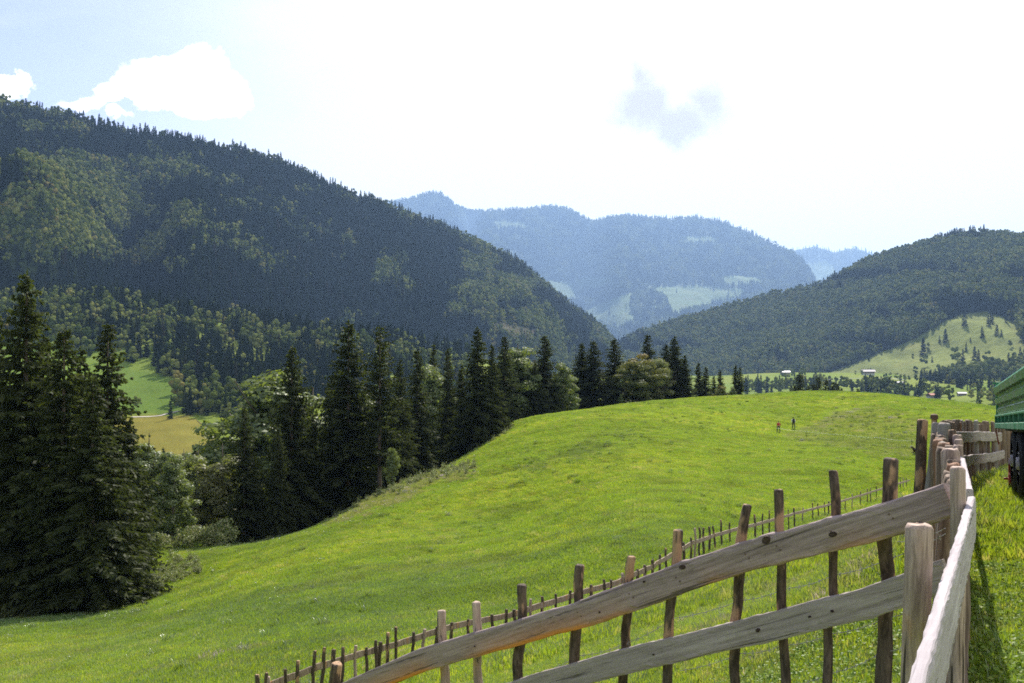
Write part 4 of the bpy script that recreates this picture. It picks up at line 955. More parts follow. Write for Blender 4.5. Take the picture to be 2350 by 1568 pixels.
def stick(name, bot, top, r, m, parent, base, seed=0, bend=0.02, n=10, seg=14, cham=0.6, r2=None, flat=1.0, lump=0.10, rz=None):
    """natural round post or stake, local z up its length"""
    a = Vector(bot); b = Vector(top); L = (b - a).length; rg = np.random.default_rng(seed)
    zs = np.linspace(0, L, seg); bx = fbm(zs / 0.45, zs * 0 + seed * 1.7, 3, seed) * bend; by = fbm(zs / 0.45, zs * 0 + seed * 2.3 + 40, 3, seed + 1) * bend
    bx -= bx[-1] * zs / L + bx[0] * (1 - zs / L); by -= by[-1] * zs / L + by[0] * (1 - zs / L)
    r2 = r2 or r * 0.92
    zs = np.r_[zs, L + r * 0.25, L + r * 0.32]; bx = np.r_[bx, bx[-1], bx[-1]]; by = np.r_[by, by[-1], by[-1]]
    an = np.arange(n) * 2 * math.pi / n; V = []
    prof = 1 + lump * fbm(np.cos(an) * 1.3 + seed, np.sin(an) * 1.3, 2, seed + 4)
    for k, z in enumerate(zs):
        rr = (r + (r2 - r) * min(z / L, 1)) * (1 + lump * 0.8 * fbm(np.array([z / 0.16]), np.array([seed * 1.0]), 3, seed + 6)[0])
        if k == len(zs) - 2: rr *= 0.86
        if k == len(zs) - 1: rr *= cham
        V.append(np.stack([bx[k] + rr * prof * np.cos(an), by[k] + rr * prof * np.sin(an) * flat, np.full(n, z) + (rg.normal(0, r * 0.05, n) if k >= len(zs) - 2 else 0)], 1))
    V = np.concatenate(V); sg = len(zs)
    F = [[k * n + j, k * n + (j + 1) % n, (k + 1) * n + (j + 1) % n, (k + 1) * n + j] for k in range(sg - 1) for j in range(n)]
    caps = np.array([[j for j in range(n)][::-1], [(sg - 1) * n + j for j in range(n)]])
    o = add_obj(name, np_mesh(name, V, [np.array(F), caps], m, smooth=True), parent)
    z = (b - a).normalized(); o.rotation_mode = 'QUATERNION'; o.rotation_quaternion = Vector((0, 0, 1)).rotation_difference(z) @ Matrix.Rotation(seed * 1.3 if rz is None else rz, 4, 'Z').to_quaternion(); o.location = a - Vector(base)
    return o

# ---- near fence: rail fence with stakes (A) and the bleached board on the camera side (B)
C0 = (1.94, 4.33, gat(1.94, 4.33))
fence = empty('rail_fence', C0); tag(fence, 'near weathered wooden rail fence with crooked stakes, barbed wire and a bleached end board', 'fence')
def onA(px, py=None, off=0.0):
    """point on the plane of the left-running fence, at picture column px"""
    q = (px - CX) / FPX; t = (1.94 - q * 4.35) / (1.94 + q * 1.75)
    d = 4.35 + 1.75 * t + off; p = P(px, py if py is not None else HZ, d); return p
def toprow(px): return float(np.interp(px, [700, 820, 975, 1170, 1330, 1480, 1600, 1720, 1830, 1960, 2080, 2180], [1600, 1544, 1478, 1424, 1375, 1322, 1280, 1240, 1212, 1176, 1140, 1108]))
a0 = onA(660, 1644); a1 = onA(2192, 1146)   # centre line of the upper rail
upt = lambda px: onA(px, toprow(px) + 36)
def curve_off(pts, a, b):
    a = np.array(a); b = np.array(b); ax = (b - a); L = np.linalg.norm(ax); ax = ax / L
    ts = []; zs = []
    for p in pts:
        v = p - a; t = v @ ax; ts.append(t / L); zs.append((v - t * ax)[2] / math.sqrt(max(1e-6, 1 - ax[2] ** 2)))
    return lambda u: float(np.interp(u, ts, zs))
upper = [upt(px) for px in (700, 820, 975, 1170, 1330, 1480, 1600, 1720, 1830, 1960, 2080, 2180)]
a1 = upper[-1] + (upper[-1] - upper[-2]) * 0.06; a0 = upper[0] + (upper[0] - upper[1]) * 0.3
zo = curve_off(upper, a0, a1); LA = float(np.linalg.norm(a1 - a0))
def tA(px, row):
    p = onA(px, row); v = p - a0; ax = (a1 - a0) / LA; t = float(v @ ax); return t, float((v - t * ax)[2]) / math.sqrt(1 - ax[2] ** 2) - zo(t / LA)
kn = []
for px, row, r in ((1768, 1238, 0.024), (1920, 1223, 0.018), (1575, 1300, 0.017), (1487, 1332, 0.007), (1385, 1402, 0.006), (1100, 1482, 0.006)):
    t, z = tA(px, row); kn.append((t, z, r))
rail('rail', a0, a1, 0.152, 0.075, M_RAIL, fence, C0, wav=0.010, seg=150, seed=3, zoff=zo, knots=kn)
lowr = [onA(px, row, 0.02) for px, row in ((1130, 1605), (1280, 1560), (1420, 1520), (1560, 1487), (1700, 1455), (1790, 1432), (1890, 1405), (1985, 1385), (2075, 1355), (2160, 1322))]
b0 = lowr[0] + (lowr[0] - lowr[1]) * 1.2; b1 = lowr[-1] + (lowr[-1] - lowr[-2]) * 0.2
zl = curve_off(lowr, b0, b1); LB = float(np.linalg.norm(b1 - b0)); kl = []
for px, row, r in ((1745, 1462, 0.012), (1860, 1420, 0.007), (1905, 1390, 0.008), (1500, 1500, 0.006)):
    p = onA(px, row); v = p - b0; ax = (b1 - b0) / LB; t = float(v @ ax); kl.append((t, 0.0, r))
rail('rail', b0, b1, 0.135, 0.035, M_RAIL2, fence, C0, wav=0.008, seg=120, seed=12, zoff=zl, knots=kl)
# stakes behind the rails: top (px, row), a point lower down (px, row), width in px
STK = [(2045,1057,2022,1560,34),(1912,1083,1910,1560,20),(1787,1127,1795,1540,22),(1715,1162,1682,1550,24),(1556,1220,1540,1550,24),(1449,1280,1425,1560,21),(1330,1300,1322,1560,23),(1198,1345,1195,1560,24),
       (1093,1385,1108,1566,22),(1014,1404,1018,1566,20),(772,1527,768,1600,30),(905,1500,900,1600,0)]
for k, (x0, y0, x1, y1, w) in enumerate(STK):
    if not w: continue
    T = onA(x0, y0, 0.09); B = onA(x1, y1, 0.10); d = (B - T); r = w / 2 * T[1] / FPX
    z = gat(B[0], B[1]); s = (z - 0.12 - T[2]) / d[2]; B = T + d * s; B[1] = max(B[1], T[1] - 0.02)
    o = stick('stake', B, T, r * 1.05, M_STAKE if k not in (8, 9) else M_POST, fence, C0, seed=20 + k, bend=0.055 if k != 4 else 0.035, seg=24, n=12, lump=0.16)
# nails where the rails cross the stakes
for k, (x0, y0, x1, y1, w) in enumerate(STK):
    if w and 900 < x0 < 2100:
        for dx in (-4, 5):
            q = onA(x0 + dx, toprow(x0) + 30 + 9 * (dx > 0), -0.040); mb = MB(); v = np.array([-0.08, -0.09, 0]) * 0.06; mb.tube([q - C0, q - C0 + v], [0.0045, 0.004], 7); mb.build('nail', M_TIMBER, fence)
# main posts
pb = (1.945, 4.335)
stick('post', (1.90, 4.255, gat(*pb) - 0.1), (1.925, 4.26, P(2195, 1078, 4.26)[2]), 0.035, M_POST, fence, C0, seed=51, bend=0.006, n=14, cham=0.75, lump=0.03)
pp = P(2110, 1214, 2.86); o = stick('post', (pp[0] - 0.045, 2.87, gat(pp[0], 2.87) - 0.1), pp, 0.041, M_POST, fence, C0, seed=52, bend=0.008, n=14, cham=0.8, lump=0.03, r2=0.039)
# bleached board towards the camera
def onB(d, dz=0.0): return np.array([-0.185 + 0.507 * d, d, -0.683 + dz])
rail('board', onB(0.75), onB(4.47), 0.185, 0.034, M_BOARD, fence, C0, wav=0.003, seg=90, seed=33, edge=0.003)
# barbed wires on the stakes
def wire(rows, off=0.14, barbs=True):
    pts = [onA(px, row, off) for px, row in rows]; Q = []
    for k in range(len(pts) - 1):
        for t in np.linspace(0, 1, 10, endpoint=False):
            p = pts[k] * (1 - t) + pts[k + 1] * t; p = p.copy(); p[2] -= 0.012 * math.sin(math.pi * t); Q.append(p)
    Q.append(pts[-1]); mb = MB(); Q = np.array(Q) - np.array(C0); mb.tube(Q, 0.0014, 4)
    tw = Q + np.stack([0 * Q[:, 0], 0.003 * np.cos(np.arange(len(Q)) * 2.1), 0.003 * np.sin(np.arange(len(Q)) * 2.1)], 1); mb.tube(tw, 0.001, 4)
    if barbs:
        for k in range(1, len(Q) - 1, 2):
            p = Q[k]
            for a in (0.6, 2.2):
                d = np.array([math.cos(a) * 0.5, 0.5 * math.sin(a), math.sin(a) + 0.3]) * 0.013; mb.tube([p - d, p + d], 0.0011, 4)
    mb.build('wire', M_WIRE, fence)
wire([(1180,1568),(1330,1505),(1430,1480),(1545,1420),(1700,1378),(1800,1352),(1915,1320),(2040,1282),(2170,1225)])
wire([(1560,1540),(1700,1500),(1795,1482),(1910,1455),(2030,1420),(2180,1370)], 0.14)
wire([(1700,1600),(1800,1575),(1910,1545),(2020,1500),(2180,1445)], 0.13)
wire([(2060,1243),(2110,1228),(2170,1212)], 0.15, False)

# ---- palisade of rough upright slabs running to the trailer
pal_pts = np.array([(2.06, 4.62), (2.50, 5.55), (3.06, 6.9), (3.55, 8.1), (3.95, 9.1), (4.75, 10.8), (6.05, 13.5), (8.47, 17.0), (9.6, 18.7)])
base = (3.42, 8.1, gat(3.42, 8.1)); pal = empty('slab_fence', base); tag(pal, 'close fence of rough upright slabs between the near fence and the green trailer', 'fence')
seglen = np.r_[0, np.cumsum(np.linalg.norm(np.diff(pal_pts, axis=0), axis=1))]
n_pl = 96
for k in range(n_pl):
    s = seglen[-1] * (k + 0.5) / n_pl; x = np.interp(s, seglen, pal_pts[:, 0]) + frng.normal(0, 0.02); y = np.interp(s, seglen, pal_pts[:, 1])
    px = CX + FPX * x / y; g = gat(x, y)
    row = np.interp(y, [4.6, 5.5, 6, 7.2, 8.2, 9.3, 10, 12, 13.5, 17, 19], [1185, 1112, 1068, 1030, 1008, 985, 972, 972, 968, 974, 978]) + frng.uniform(-4, 7)
    T = P(px, row, y); w = frng.uniform(0.05, 0.085) if k > 26 else frng.uniform(0.085, 0.10); i_s = min(int(np.searchsorted(seglen, s)), len(pal_pts) - 1); dd = pal_pts[i_s] - pal_pts[i_s - 1]
    lean = frng.normal(0, 0.03); stick('slab', (x - 0.02 + lean, y, g - 0.05), (T[0], y, T[2]), w, M_SLAB, pal, base, seed=200 + k, bend=0.03, seg=6, n=8, flat=0.5, lump=0.22, cham=0.8, rz=math.atan2(dd[1], dd[0]) + frng.normal(0, .12))
for k, (px, row, d, r, m, bx) in enumerate([(2117,967,9.0,0.052,M_STAKE,-0.07),(2150,974,8.8,0.045,M_SLAB,-0.16),(2167,977,8.4,0.058,M_SLAB,-0.02),(2185,990,8.0,0.035,M_STAKE,0),(2197,1002,7.9,0.04,M_POST,0),(2200,1012,7.2,0.034,M_POST,0),(2199,1026,6.8,0.036,M_POST,0),(2181,1038,6.2,0.060,M_POST,0)]):
    T = P(px, row, d); g = gat(T[0], T[1]); stick('post', (T[0] + bx, d, g - 0.1), T, r, m, pal, base, seed=300 + k, bend=0.012, n=12, cham=0.78, lump=0.05)
T = P(2144, 956, 11.5); o = stick('post', (T[0], 11.5, gat(T[0], 11.5) - 0.1), P(2144, 962, 11.5), 0.035, M_STAKE, pal, base, seed=340, bend=0.01)
mb = MB(); mb.tube([(0, 0, 0), (0.0, 0, 0.05), (0, 0, 0.06)], [0.045, 0.04, 0.02], 10); c_ = mb.build('cap', M_TIMBER, pal); c_.location = P(2144, 962, 11.5) - np.array(base)
# long rails on it
def dline(x0, d0, r0, x1, d1, r1, h, seed, nm='rail'):
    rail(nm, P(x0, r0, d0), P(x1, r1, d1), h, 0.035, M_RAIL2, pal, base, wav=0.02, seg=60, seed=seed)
dline(2184, 12.9, 1005, 2299, 16.6, 1003, 0.150, 61); dline(2204, 12.6, 1061, 2304, 16.3, 1044, 0.140, 62)
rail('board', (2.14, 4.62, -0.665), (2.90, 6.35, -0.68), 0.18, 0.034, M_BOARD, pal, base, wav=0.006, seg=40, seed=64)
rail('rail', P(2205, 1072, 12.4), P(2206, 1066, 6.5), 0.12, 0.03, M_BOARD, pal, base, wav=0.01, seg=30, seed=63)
# ---- lower fence of thin stakes down the slope
fb = FENCE2
fx = [f[0] for f in fb]; frow = [f[1] for f in fb]; fd = [f[2] for f in fb]
def f2(px, dr=0.0, off=0.0): return P(px, float(np.interp(px, fx, frow)) + dr, float(np.interp(px, fx, fd)) + off)
bpos = f2(1200); base = (bpos[0], bpos[1], gat(bpos[0], bpos[1])); fen = empty('stake_fence', base); tag(fen, 'long lower fence of thin stakes and one board crossing the meadow below', 'fence')
L1 = [(80,775,0),(180,730,2),(255,680,0),(355,622,-14),(410,603,-12),(465,615,-8),(520,600,-6),(595,592,2),(658,605,14),(712,560,6),(740,570,-20),(785,515,0),(830,482,6),(935,512,-16),(1000,495,-10),(1075,500,-8),(1160,455,-8),(1255,440,-6),(1395,412,-8),(1480,378,-2),(1525,390,0),(1622,318,-2),(1690,303,-2),(1770,288,-4),(1855,268,-2),(1978,235,0),(2052,202,0),(2095,205,0),(2160,165,0),(2250,148,0),(2292,118,0),(2338,85,0)]
SK = [((700 + cx / 2.1364) / 1.1983, (1500 + cy / 2.1364) / 1.1983, ln / 2.56) for cx, cy, ln in L1]
L2 = [(30,872,0),(75,880,0),(122,855,0),(168,822,0),(215,788,0),(266,755,0),(302,712,4),(350,700,0),(415,676,0),(462,645,0),(486,585,0),(516,580,0),(542,582,0),(577,575,0),(600,572,14),(652,532,4),(708,550,0),(785,515,0),(865,498,4),(918,492,0),(960,472,0),(1035,480,0),(1080,468,0),(1116,455,0),(1176,455,-6),(1235,423,0),(1268,428,0),(1310,420,0),(1338,415,0),(1400,395,0),(1442,388,0),(1486,366,0),(1540,350,0),(1582,334,0),(1602,328,0),(1640,318,0),(1700,305,0),(1760,285,0),(1810,266,0)]
SK += [((1700 + cx / 2.309) / 1.1983, (1200 + cy / 2.309) / 1.1983, ln / 2.77) for cx, cy, ln in L2]
SK += [(px, float(np.interp(px, fx, frow)) - 5, 0) for px in (2050, 2066, 2080)] + [(px, float(np.interp(px, fx, frow)) - 22, 0) for px in (612, 590)]
for k, (px, row, ln) in enumerate(SK):
    q = f2(px); T = P(px, row, q[1] - 0.04); d = q[1]
    T[2] = max(T[2], q[2] + 0.04); B = np.array([T[0] + ln / FPX * d * 1.3, T[1], gat(q[0], q[1]) - 0.1])
    stick('stake', B, T, 0.041 if k % 5 else 0.052, M_STAKE if k % 7 else M_POST, fen, base, seed=400 + k, bend=0.05, seg=7, n=7, lump=0.18)
for k in range(len(fb) - 1):
    a = P(fb[k][0], fb[k][1] + 7 * 24 / fb[k][2], fb[k][2]); b = P(fb[k + 1][0] + 2, fb[k + 1][1] + 7 * 24 / fb[k + 1][2], fb[k + 1][2])
    rail('rail', a, b, 0.15, 0.03, M_POST, fen, base, wav=0.02, seg=24, seed=70 + k)
for dz in (0.35, 0.62):
    mb = MB(); Q = np.array([np.array([f2(px)[0], f2(px)[1], gat(*f2(px)[:2]) + dz]) for px in np.linspace(620, 1990, 90)]) - np.array(base); mb.tube(Q, 0.002, 4); mb.build('wire', M_WIRE, fen)
# ---- electric fence: thin white tape on slim posts below the crest
ef = [(1735,1002,134),(1782,997,140),(1850,1006,130),(1935,1014,122),(2020,1022,116),(2092,1030,112)]
pt = [cast(px, row) for px, row, d in ef]
base = tuple(pt[0]); el_ = empty('electric_fence', base); tag(el_, 'thin white electric fence tape on slim posts below the two hikers', 'fence')
M_WHITE = plain('white_tape', (0.75, 0.76, 0.74), 0.6, 0.05); M_DARKP = plain('dark_plastic_post', (0.06, 0.06, 0.05), 0.6)
for p in pt:
    mb = MB(); mb.tube([p - base - [0, 0, 0.1], p - base + [0, 0, 1.15]], 0.018, 6); mb.build('post', M_DARKP, el_)
mb = MB(); Q = [p - np.array(base) + [0, 0, 0.95] for p in pt[1:]]
Q2 = []
for k in range(len(Q) - 1):
    for t in np.linspace(0, 1, 8, endpoint=False): q = Q[k] * (1 - t) + Q[k + 1] * t; q = q.copy(); q[2] -= 0.1 * math.sin(math.pi * t); Q2.append(q)
Q2.append(Q[-1]); mb.tube(Q2, 0.008, 5); mb.build('tape', M_WHITE, el_)
# ------------------------------------------------------------------ skinned bodies
def skin_body(name, joints, bones, m, parent=None, loc=(0, 0, 0), sub=2, root=0):
    """joints: list of (x,y,z,rx,ry); bones: index pairs"""
    me = bpy.data.meshes.new(name); me.from_pydata([j[:3] for j in joints], bones, []); me.update()
    o = bpy.data.objects.new(name, me); COL.objects.link(o)
    md = o.modifiers.new('skin', 'SKIN'); md.use_smooth_shade = True
    for k, v in enumerate(me.skin_vertices[0].data):
        v.radius = (joints[k][3], joints[k][4] if len(joints[k]) > 4 else joints[k][3]); v.use_root = (k == root)
    s = o.modifiers.new('sub', 'SUBSURF'); s.levels = sub; s.render_levels = sub
    dg = bpy.context.evaluated_depsgraph_get(); dg.update(); ev = o.evaluated_get(dg); nm = bpy.data.meshes.new_from_object(ev)
    bpy.data.objects.remove(o); nm.materials.clear(); nm.materials.append(m)
    for p in nm.polygons: p.use_smooth = True
    return add_obj(name, nm, parent, loc)
M_SKIN = plain('skin', (0.45, 0.27, 0.19), 0.6, 0.1)
M_RED = plain('red_jacket', (0.42, 0.035, 0.03), 0.8); M_TROUS = plain('olive_trousers', (0.07, 0.07, 0.045), 0.9); M_BLACK = plain('black_cloth', (0.02, 0.022, 0.028), 0.85)
M_WSHIRT = plain('white_shirt', (0.68, 0.70, 0.72), 0.85, 0.05); M_HAIR = plain('brown_hair', (0.05, 0.03, 0.02), 0.7); M_BOOT = plain('brown_boot', (0.08, 0.05, 0.03), 0.8)
def hiker(px, py, H, yaw, top, trous, lab, pack=None, stride=0.2):
    p = cast(px, py); o = empty('person', tuple(p), yaw, H / 1.75); tag(o, lab, 'person', 'hikers on the meadow')
    s = stride
    J = [(0, 0, 0.95, .135, .10), (0, 0, 1.15, .125, .09), (0, 0.01, 1.36, .16, .10), (0, 0.015, 1.46, .07, .06), (0, 0.02, 1.53, .052, .055), (0, 0.02, 1.60, .072, .09), (0, 0.02, 1.69, .068, .085),
         (-.10, s * .35, .90, .09, .09), (-.11, s * .9, .50, .062, .062), (-.11, s * .75, .09, .042, .042), (-.11, s * .75 + .13, .04, .038, .035),
         (.10, -s * .2, .90, .09, .09), (.11, -s * .3, .50, .062, .062), (.11, -s * 1.2, .10, .042, .042), (.11, -s * 1.2 + .13, .05, .038, .035),
         (-.20, 0, 1.40, .062, .062), (-.27, -.06, 1.13, .045, .045), (-.26, .10, .92, .032, .032), (-.26, .14, .85, .03, .04),
         (.20, 0, 1.40, .062, .062), (.27, -.02, 1.13, .045, .045), (.25, .16, .96, .032, .032), (.24, .21, .90, .03, .04)]
    Bn = [(0, 1), (1, 2), (2, 3), (3, 4), (4, 5), (5, 6), (0, 7), (7, 8), (8, 9), (9, 10), (0, 11), (11, 12), (12, 13), (13, 14), (2, 15), (15, 16), (16, 17), (17, 18), (2, 19), (19, 20), (20, 21), (21, 22)]
    skin_body('body', J, Bn, M_SKIN, o, sub=1)
    g = lambda j, k: (j[0], j[1], j[2], j[3] + k, (j[4] if len(j) > 4 else j[3]) + k)
    T = [g(J[i], .016) for i in (0, 1, 2, 3, 15, 16, 17, 19, 20, 21)]
    skin_body('jacket', T, [(0, 1), (1, 2), (2, 3), (2, 4), (4, 5), (5, 6), (2, 7), (7, 8), (8, 9)], top, o, sub=1)
    T = [(0, 0, .96, .148, .115)] + [g(J[i], .016) for i in (7, 8, 9, 11, 12, 13)]
    skin_body('trousers', T, [(0, 1), (1, 2), (2, 3), (0, 4), (4, 5), (5, 6)], trous, o, sub=1)
    for i in (9, 13):
        b = skin_body('boot', [(J[i][0], J[i][1], .12, .052, .052), (J[i][0], J[i][1], .05, .05, .045), (J[i][0], J[i][1] + .14, .045, .045, .035)], [(0, 1), (1, 2)], M_BOOT, o, sub=1)
    skin_body('hair', [(0, -.01, 1.60, .075, .075), (0, -.005, 1.70, .078, .085), (0, .02, 1.745, .06, .07)], [(0, 1), (1, 2)], M_HAIR, o, sub=1)
    mb = MB()     # face: eyes, nose and mouth are modelled although seen from behind
    for sx in (-1, 1): mb.tube([(sx * .03, .105, 1.63), (sx * .03, .118, 1.63)], .009, 6)
    mb.tube([(0, .105, 1.63), (0, .13, 1.60)], [.006, .013], 6); mb.tube([(-.025, .108, 1.565), (0, .114, 1.562), (.025, .108, 1.565)], .006, 5); mb.build('face', M_SKIN, o)
    if pack:
        mb = MB(); mb.box((0, -.20, 1.22), (.30, .18, .50)); mb.box((0, -.20, 1.49), (.27, .19, .09)); mb.box((0, -.31, 1.15), (.22, .06, .22)); 
        for sx in (-1, 1): mb.tube([(sx * .10, -.12, 1.45), (sx * .11, .0, 1.485), (sx * .12, .11, 1.40), (sx * .14, .10, 1.15), (sx * .13, -.1, 1.02)], .018, 6)
        b = mb.build('backpack', pack, o); bv = b.modifiers.new('bevel', 'BEVEL'); bv.width = .03; bv.segments = 2
    return o
hiker(1787, 993, 1.72, 0.25, M_RED, M_TROUS, 'hiker in a red jacket walking up the meadow, left and lower of the two')
hiker(1821, 985, 1.80, -0.1, M_WSHIRT, M_TROUS, 'hiker in a white shirt with a black backpack, right and higher of the two', pack=M_BLACK)

# ------------------------------------------------------------------ resting cow, feeding rack
M_COW = plain('dark_brown_hide', (0.045, 0.028, 0.02), 0.8, 0.4)
p = cast(2112, 1040); cow = empty('cow', tuple(p), math.radians(205), 0.85); tag(cow, 'dark brown cow lying in the meadow just left of the palisade posts', 'cow')
J = [(0, 0, .42, .30, .28), (.45, 0, .45, .33, .30), (.95, 0, .48, .30, .27), (1.25, 0, .62, .20, .17), (1.5, 0, .85, .14, .12), (1.68, 0, .92, .12, .11), (1.92, 0, .82, .085, .075), (-.45, 0, .42, .27, .27), (-.62, 0, .40, .16, .2),
     (1.0, .25, .18, .09, .09), (1.35, .28, .10, .06, .06), (1.1, .3, .06, .05, .05), (1.0, -.25, .18, .09, .09), (1.4, -.28, .08, .06, .06), (-.25, .33, .25, .16, .16), (.15, .45, .12, .08, .08), (-.2, .5, .06, .05, .05),
     (-.25, -.33, .25, .16, .16), (.15, -.45, .12, .08, .08), (-.72, 0, .3, .03, .03), (-.76, .05, .08, .03, .03)]
skin_body('body', J, [(0, 1), (1, 2), (2, 3), (3, 4), (4, 5), (5, 6), (0, 7), (7, 8), (2, 9), (9, 10), (10, 11), (2, 12), (12, 13), (7, 14), (14, 15), (15, 16), (7, 17), (17, 18), (8, 19), (19, 20)], M_COW, cow, sub=1)
for s in (-1, 1):
    mb = MB(); mb.tube([(1.6, s * .10, 1.0), (1.57, s * .2, 1.0), (1.56, s * .27, .95)], [.03, .05, .01], 6, flat=.5); mb.build('ear', M_COW, cow)
    mb = MB(); mb.tube([(1.62, s * .07, 1.03), (1.64, s * .14, 1.1), (1.66, s * .15, 1.18)], [.025, .018, .005], 6); mb.build('horn', M_WSHIRT, cow)
mb = MB(); mb.tube([(1.9, 0, .82), (1.99, 0, .79)], [.07, .055], 8); mb.build('muzzle', plain('pale_muzzle', (.3, .22, .18)), cow)
# feeding trough on the meadow
pa = cast(2250, 985); s_ = pa[1] / FPX; tr = empty('feeding_trough', tuple(pa), 0.15); tag(tr, 'weathered wooden feeding trough on legs, standing on the meadow beyond the palisade', 'trough')
Lt = 30 * s_; hb = 9 * s_
for yy, tilt in ((-0.22, .35), (0.22, -.35)):
    mb = MB(); mb.box((0, yy, hb + .18), (Lt, .05, .40), Matrix.Rotation(0.16, 4, 'Y') @ Matrix.Rotation(tilt, 4, 'X')); mb.build('side_board', M_TIMBER, tr)
mb = MB(); mb.box((0, 0, hb), (Lt, .34, .05), Matrix.Rotation(0.16, 4, 'Y')); mb.build('bottom_board', M_TIMBER, tr)
for sx in (-.38, .38):
    for sy in (-1, 1): mb = MB(); mb.box((Lt * sx, sy * .2, hb / 2 - Lt * sx * .08), (.10, .08, hb + .2)); mb.build('leg', M_TIMBER, tr)

# ------------------------------------------------------------------ green farm trailer
def paint_f(col, dust=(0.30, 0.29, 0.16)):
    def f(N):
        co = N.coords(); n = N.noise(co, 1.8, 6, 0.6); s = N.noise(N.scale(co, (1, 0.5, 5)), 3.0, 5, 0.6)
        c = N.mix(N.mapr(n, 0.35, 0.75, 0, 0.55), col, dust); c = N.mix(N.mapr(s, 0.6, 0.72, 0, 0.5), c, (0.35, 0.38, 0.33))
        return N.bsdf(c, N.mapr(n, 0.3, 0.8, 0.35, 0.75), N.bump(n, 0.1, 0.01), 0.5)
    return f
M_GREEN = mat('green_paint', paint_f((0.010, 0.20, 0.075), (0.16, 0.24, 0.10))); M_PANEL = mat('dusty_green_panel', paint_f((0.018, 0.13, 0.045), (0.17, 0.19, 0.06)))
M_RUST = plain('red_brown_steel', (0.23, 0.055, 0.03), 0.6, 0.4, 4); M_ORANGE = plain('orange_reflector', (0.75, 0.26, 0.06), 0.3, 0.1); M_TYRE = plain('black_rubber', (0.018, 0.018, 0.02), 0.75, 0.3, 8)
M_HUB = plain('pale_hub', (0.55, 0.5, 0.48), 0.5); M_DARK = plain('dark_steel', (0.03, 0.035, 0.03), 0.6); M_REDP = plain('red_stand_paint', (0.32, 0.04, 0.035), 0.5); M_PINK = plain('pale_cap', (0.62, 0.45, 0.45), 0.6)
c0 = P(2297, 981, 14.0); dh = np.array([0.434, 1.0, -0.060]); dh /= np.linalg.norm(dh)
trl = bpy.data.objects.new('farm_trailer', None); COL.objects.link(trl); tag(trl, 'green farm trailer with ribbed sides and big black tyres, cut off by the right edge', 'trailer')
yv = Vector(dh); xv = yv.cross(Vector((0, 0, 1))).normalized(); zv = xv.cross(yv)
trl.matrix_world = Matrix.Translation(Vector(c0)) @ Matrix((xv, yv, zv)).transposed().to_4x4()
LT, WT, HT = 7.6, 2.0, 0.46
zl_ = 0.155   # top of the lower lip
def bevel(o, w=0.008): b = o.modifiers.new('bevel', 'BEVEL'); b.width = w; b.segments = 2; return o
# side panels with pressed ribs
for nm, xx, sg in (('side_panel', 0.0, -1), ('side_panel', WT, 1)):
    mb = MB(); rows = [(0.0, 0), (.03, 0), (.05, .025), (.09, .025), (.11, 0), (.16, 0), (.18, .03), (.23, .03), (.25, 0), (.31, 0), (.325, .035), (.385, .035), (.40, 0)]
    ny = 24; V = []; F = []
    for i in range(ny + 1):
        for h, dx in rows: V.append((xx + sg * (dx + .10 * h), -LT + LT * i / ny, zl_ + h))
    k = len(rows)
    for i in range(ny):
        for j in range(k - 1): F.append([i * k + j, (i + 1) * k + j, (i + 1) * k + j + 1, i * k + j + 1])
    mb.add(V, F); o = mb.build(nm, M_PANEL, trl); sd = o.modifiers.new('thick', 'SOLIDIFY'); sd.thickness = .02
    mb = MB(); mb.tube([(xx + sg * .05, -LT, zl_ + .405), (xx + sg * .05, 0, zl_ + .405)], .028, 8); mb.build('top_rail', M_GREEN, o)
for nm, yy in (('tail_panel', 0.0), ('head_panel', -LT)):
    mb = MB(); mb.box((WT / 2, yy, zl_ + .20), (WT - .02, .03, .40)); 
    for j in range(5): mb.box((WT * (j + .5) / 5, yy + (.02 if yy == 0 else -.02), zl_ + .20), (.05, .035, .38))
    bevel(mb.build(nm, M_GREEN, trl))
for xx in (0, WT):
    for yy in (0, -LT):
        mb = MB(); mb.box((xx + (-.03 if xx == 0 else .03), yy, zl_ + .20), (.06, .07, .58)); p_ = bevel(mb.build('corner_post', M_GREEN, trl))
        mb = MB(); mb.box((xx + (-.05 if xx == 0 else .05), yy, zl_ + .47), (.09, .03, .03)); mb.build('latch', M_GREEN, p_)
# lower lip: two flanges joined by stays, with orange reflectors between them
for xx, sg in ((0, -1), (WT, 1)):
    mb = MB(); mb.box((xx + sg * .03, -LT / 2, .155), (.10, LT, .03)); mb.box((xx + sg * .03, -LT / 2, .02), (.10, LT, .075))
    for j in range(11): mb.box((xx + sg * .05, -LT * (j + .02) / 10 - .02 + (.06 if j == 10 else 0), .095), (.06, .035, .11))
    f = bevel(mb.build('side_rail', M_GREEN, trl))
    mb = MB(); mb.box((xx + sg * .0, -LT / 2, .095), (.03, LT, .11)); mb.build('web', M_PANEL, f)
    for j in (0, 3, 6, 9): mb = MB(); mb.box((xx + sg * .022, -LT * (j + .55) / 10, .095), (.012, .14, .06)); bevel(mb.build('reflector', M_ORANGE, f), .004)
mb = MB(); mb.box((WT / 2, -LT / 2, -.02), (WT - .1, LT, .05)); mb.build('floor', M_DARK, trl)
for xx in (.35, WT - .35): mb = MB(); mb.box((xx, -LT / 2, -.13), (.10, LT, .16)); bevel(mb.build('chassis_beam', M_RUST, trl))
mb = MB(); mb.box((WT / 2, -.15, -.14), (WT - .25, .10, .13)); mb.box((WT / 2, -LT + .3, -.14), (WT - .4, .10, .13)); mb.build('cross_beam', M_RUST, trl)
mb = MB(); mb.box((.22, -.22, -.42), (.11, .11, .52)); mb.box((.22, -.22, -.17), (.2, .2, .03)); bevel(mb.build('support_leg', M_RUST, trl))
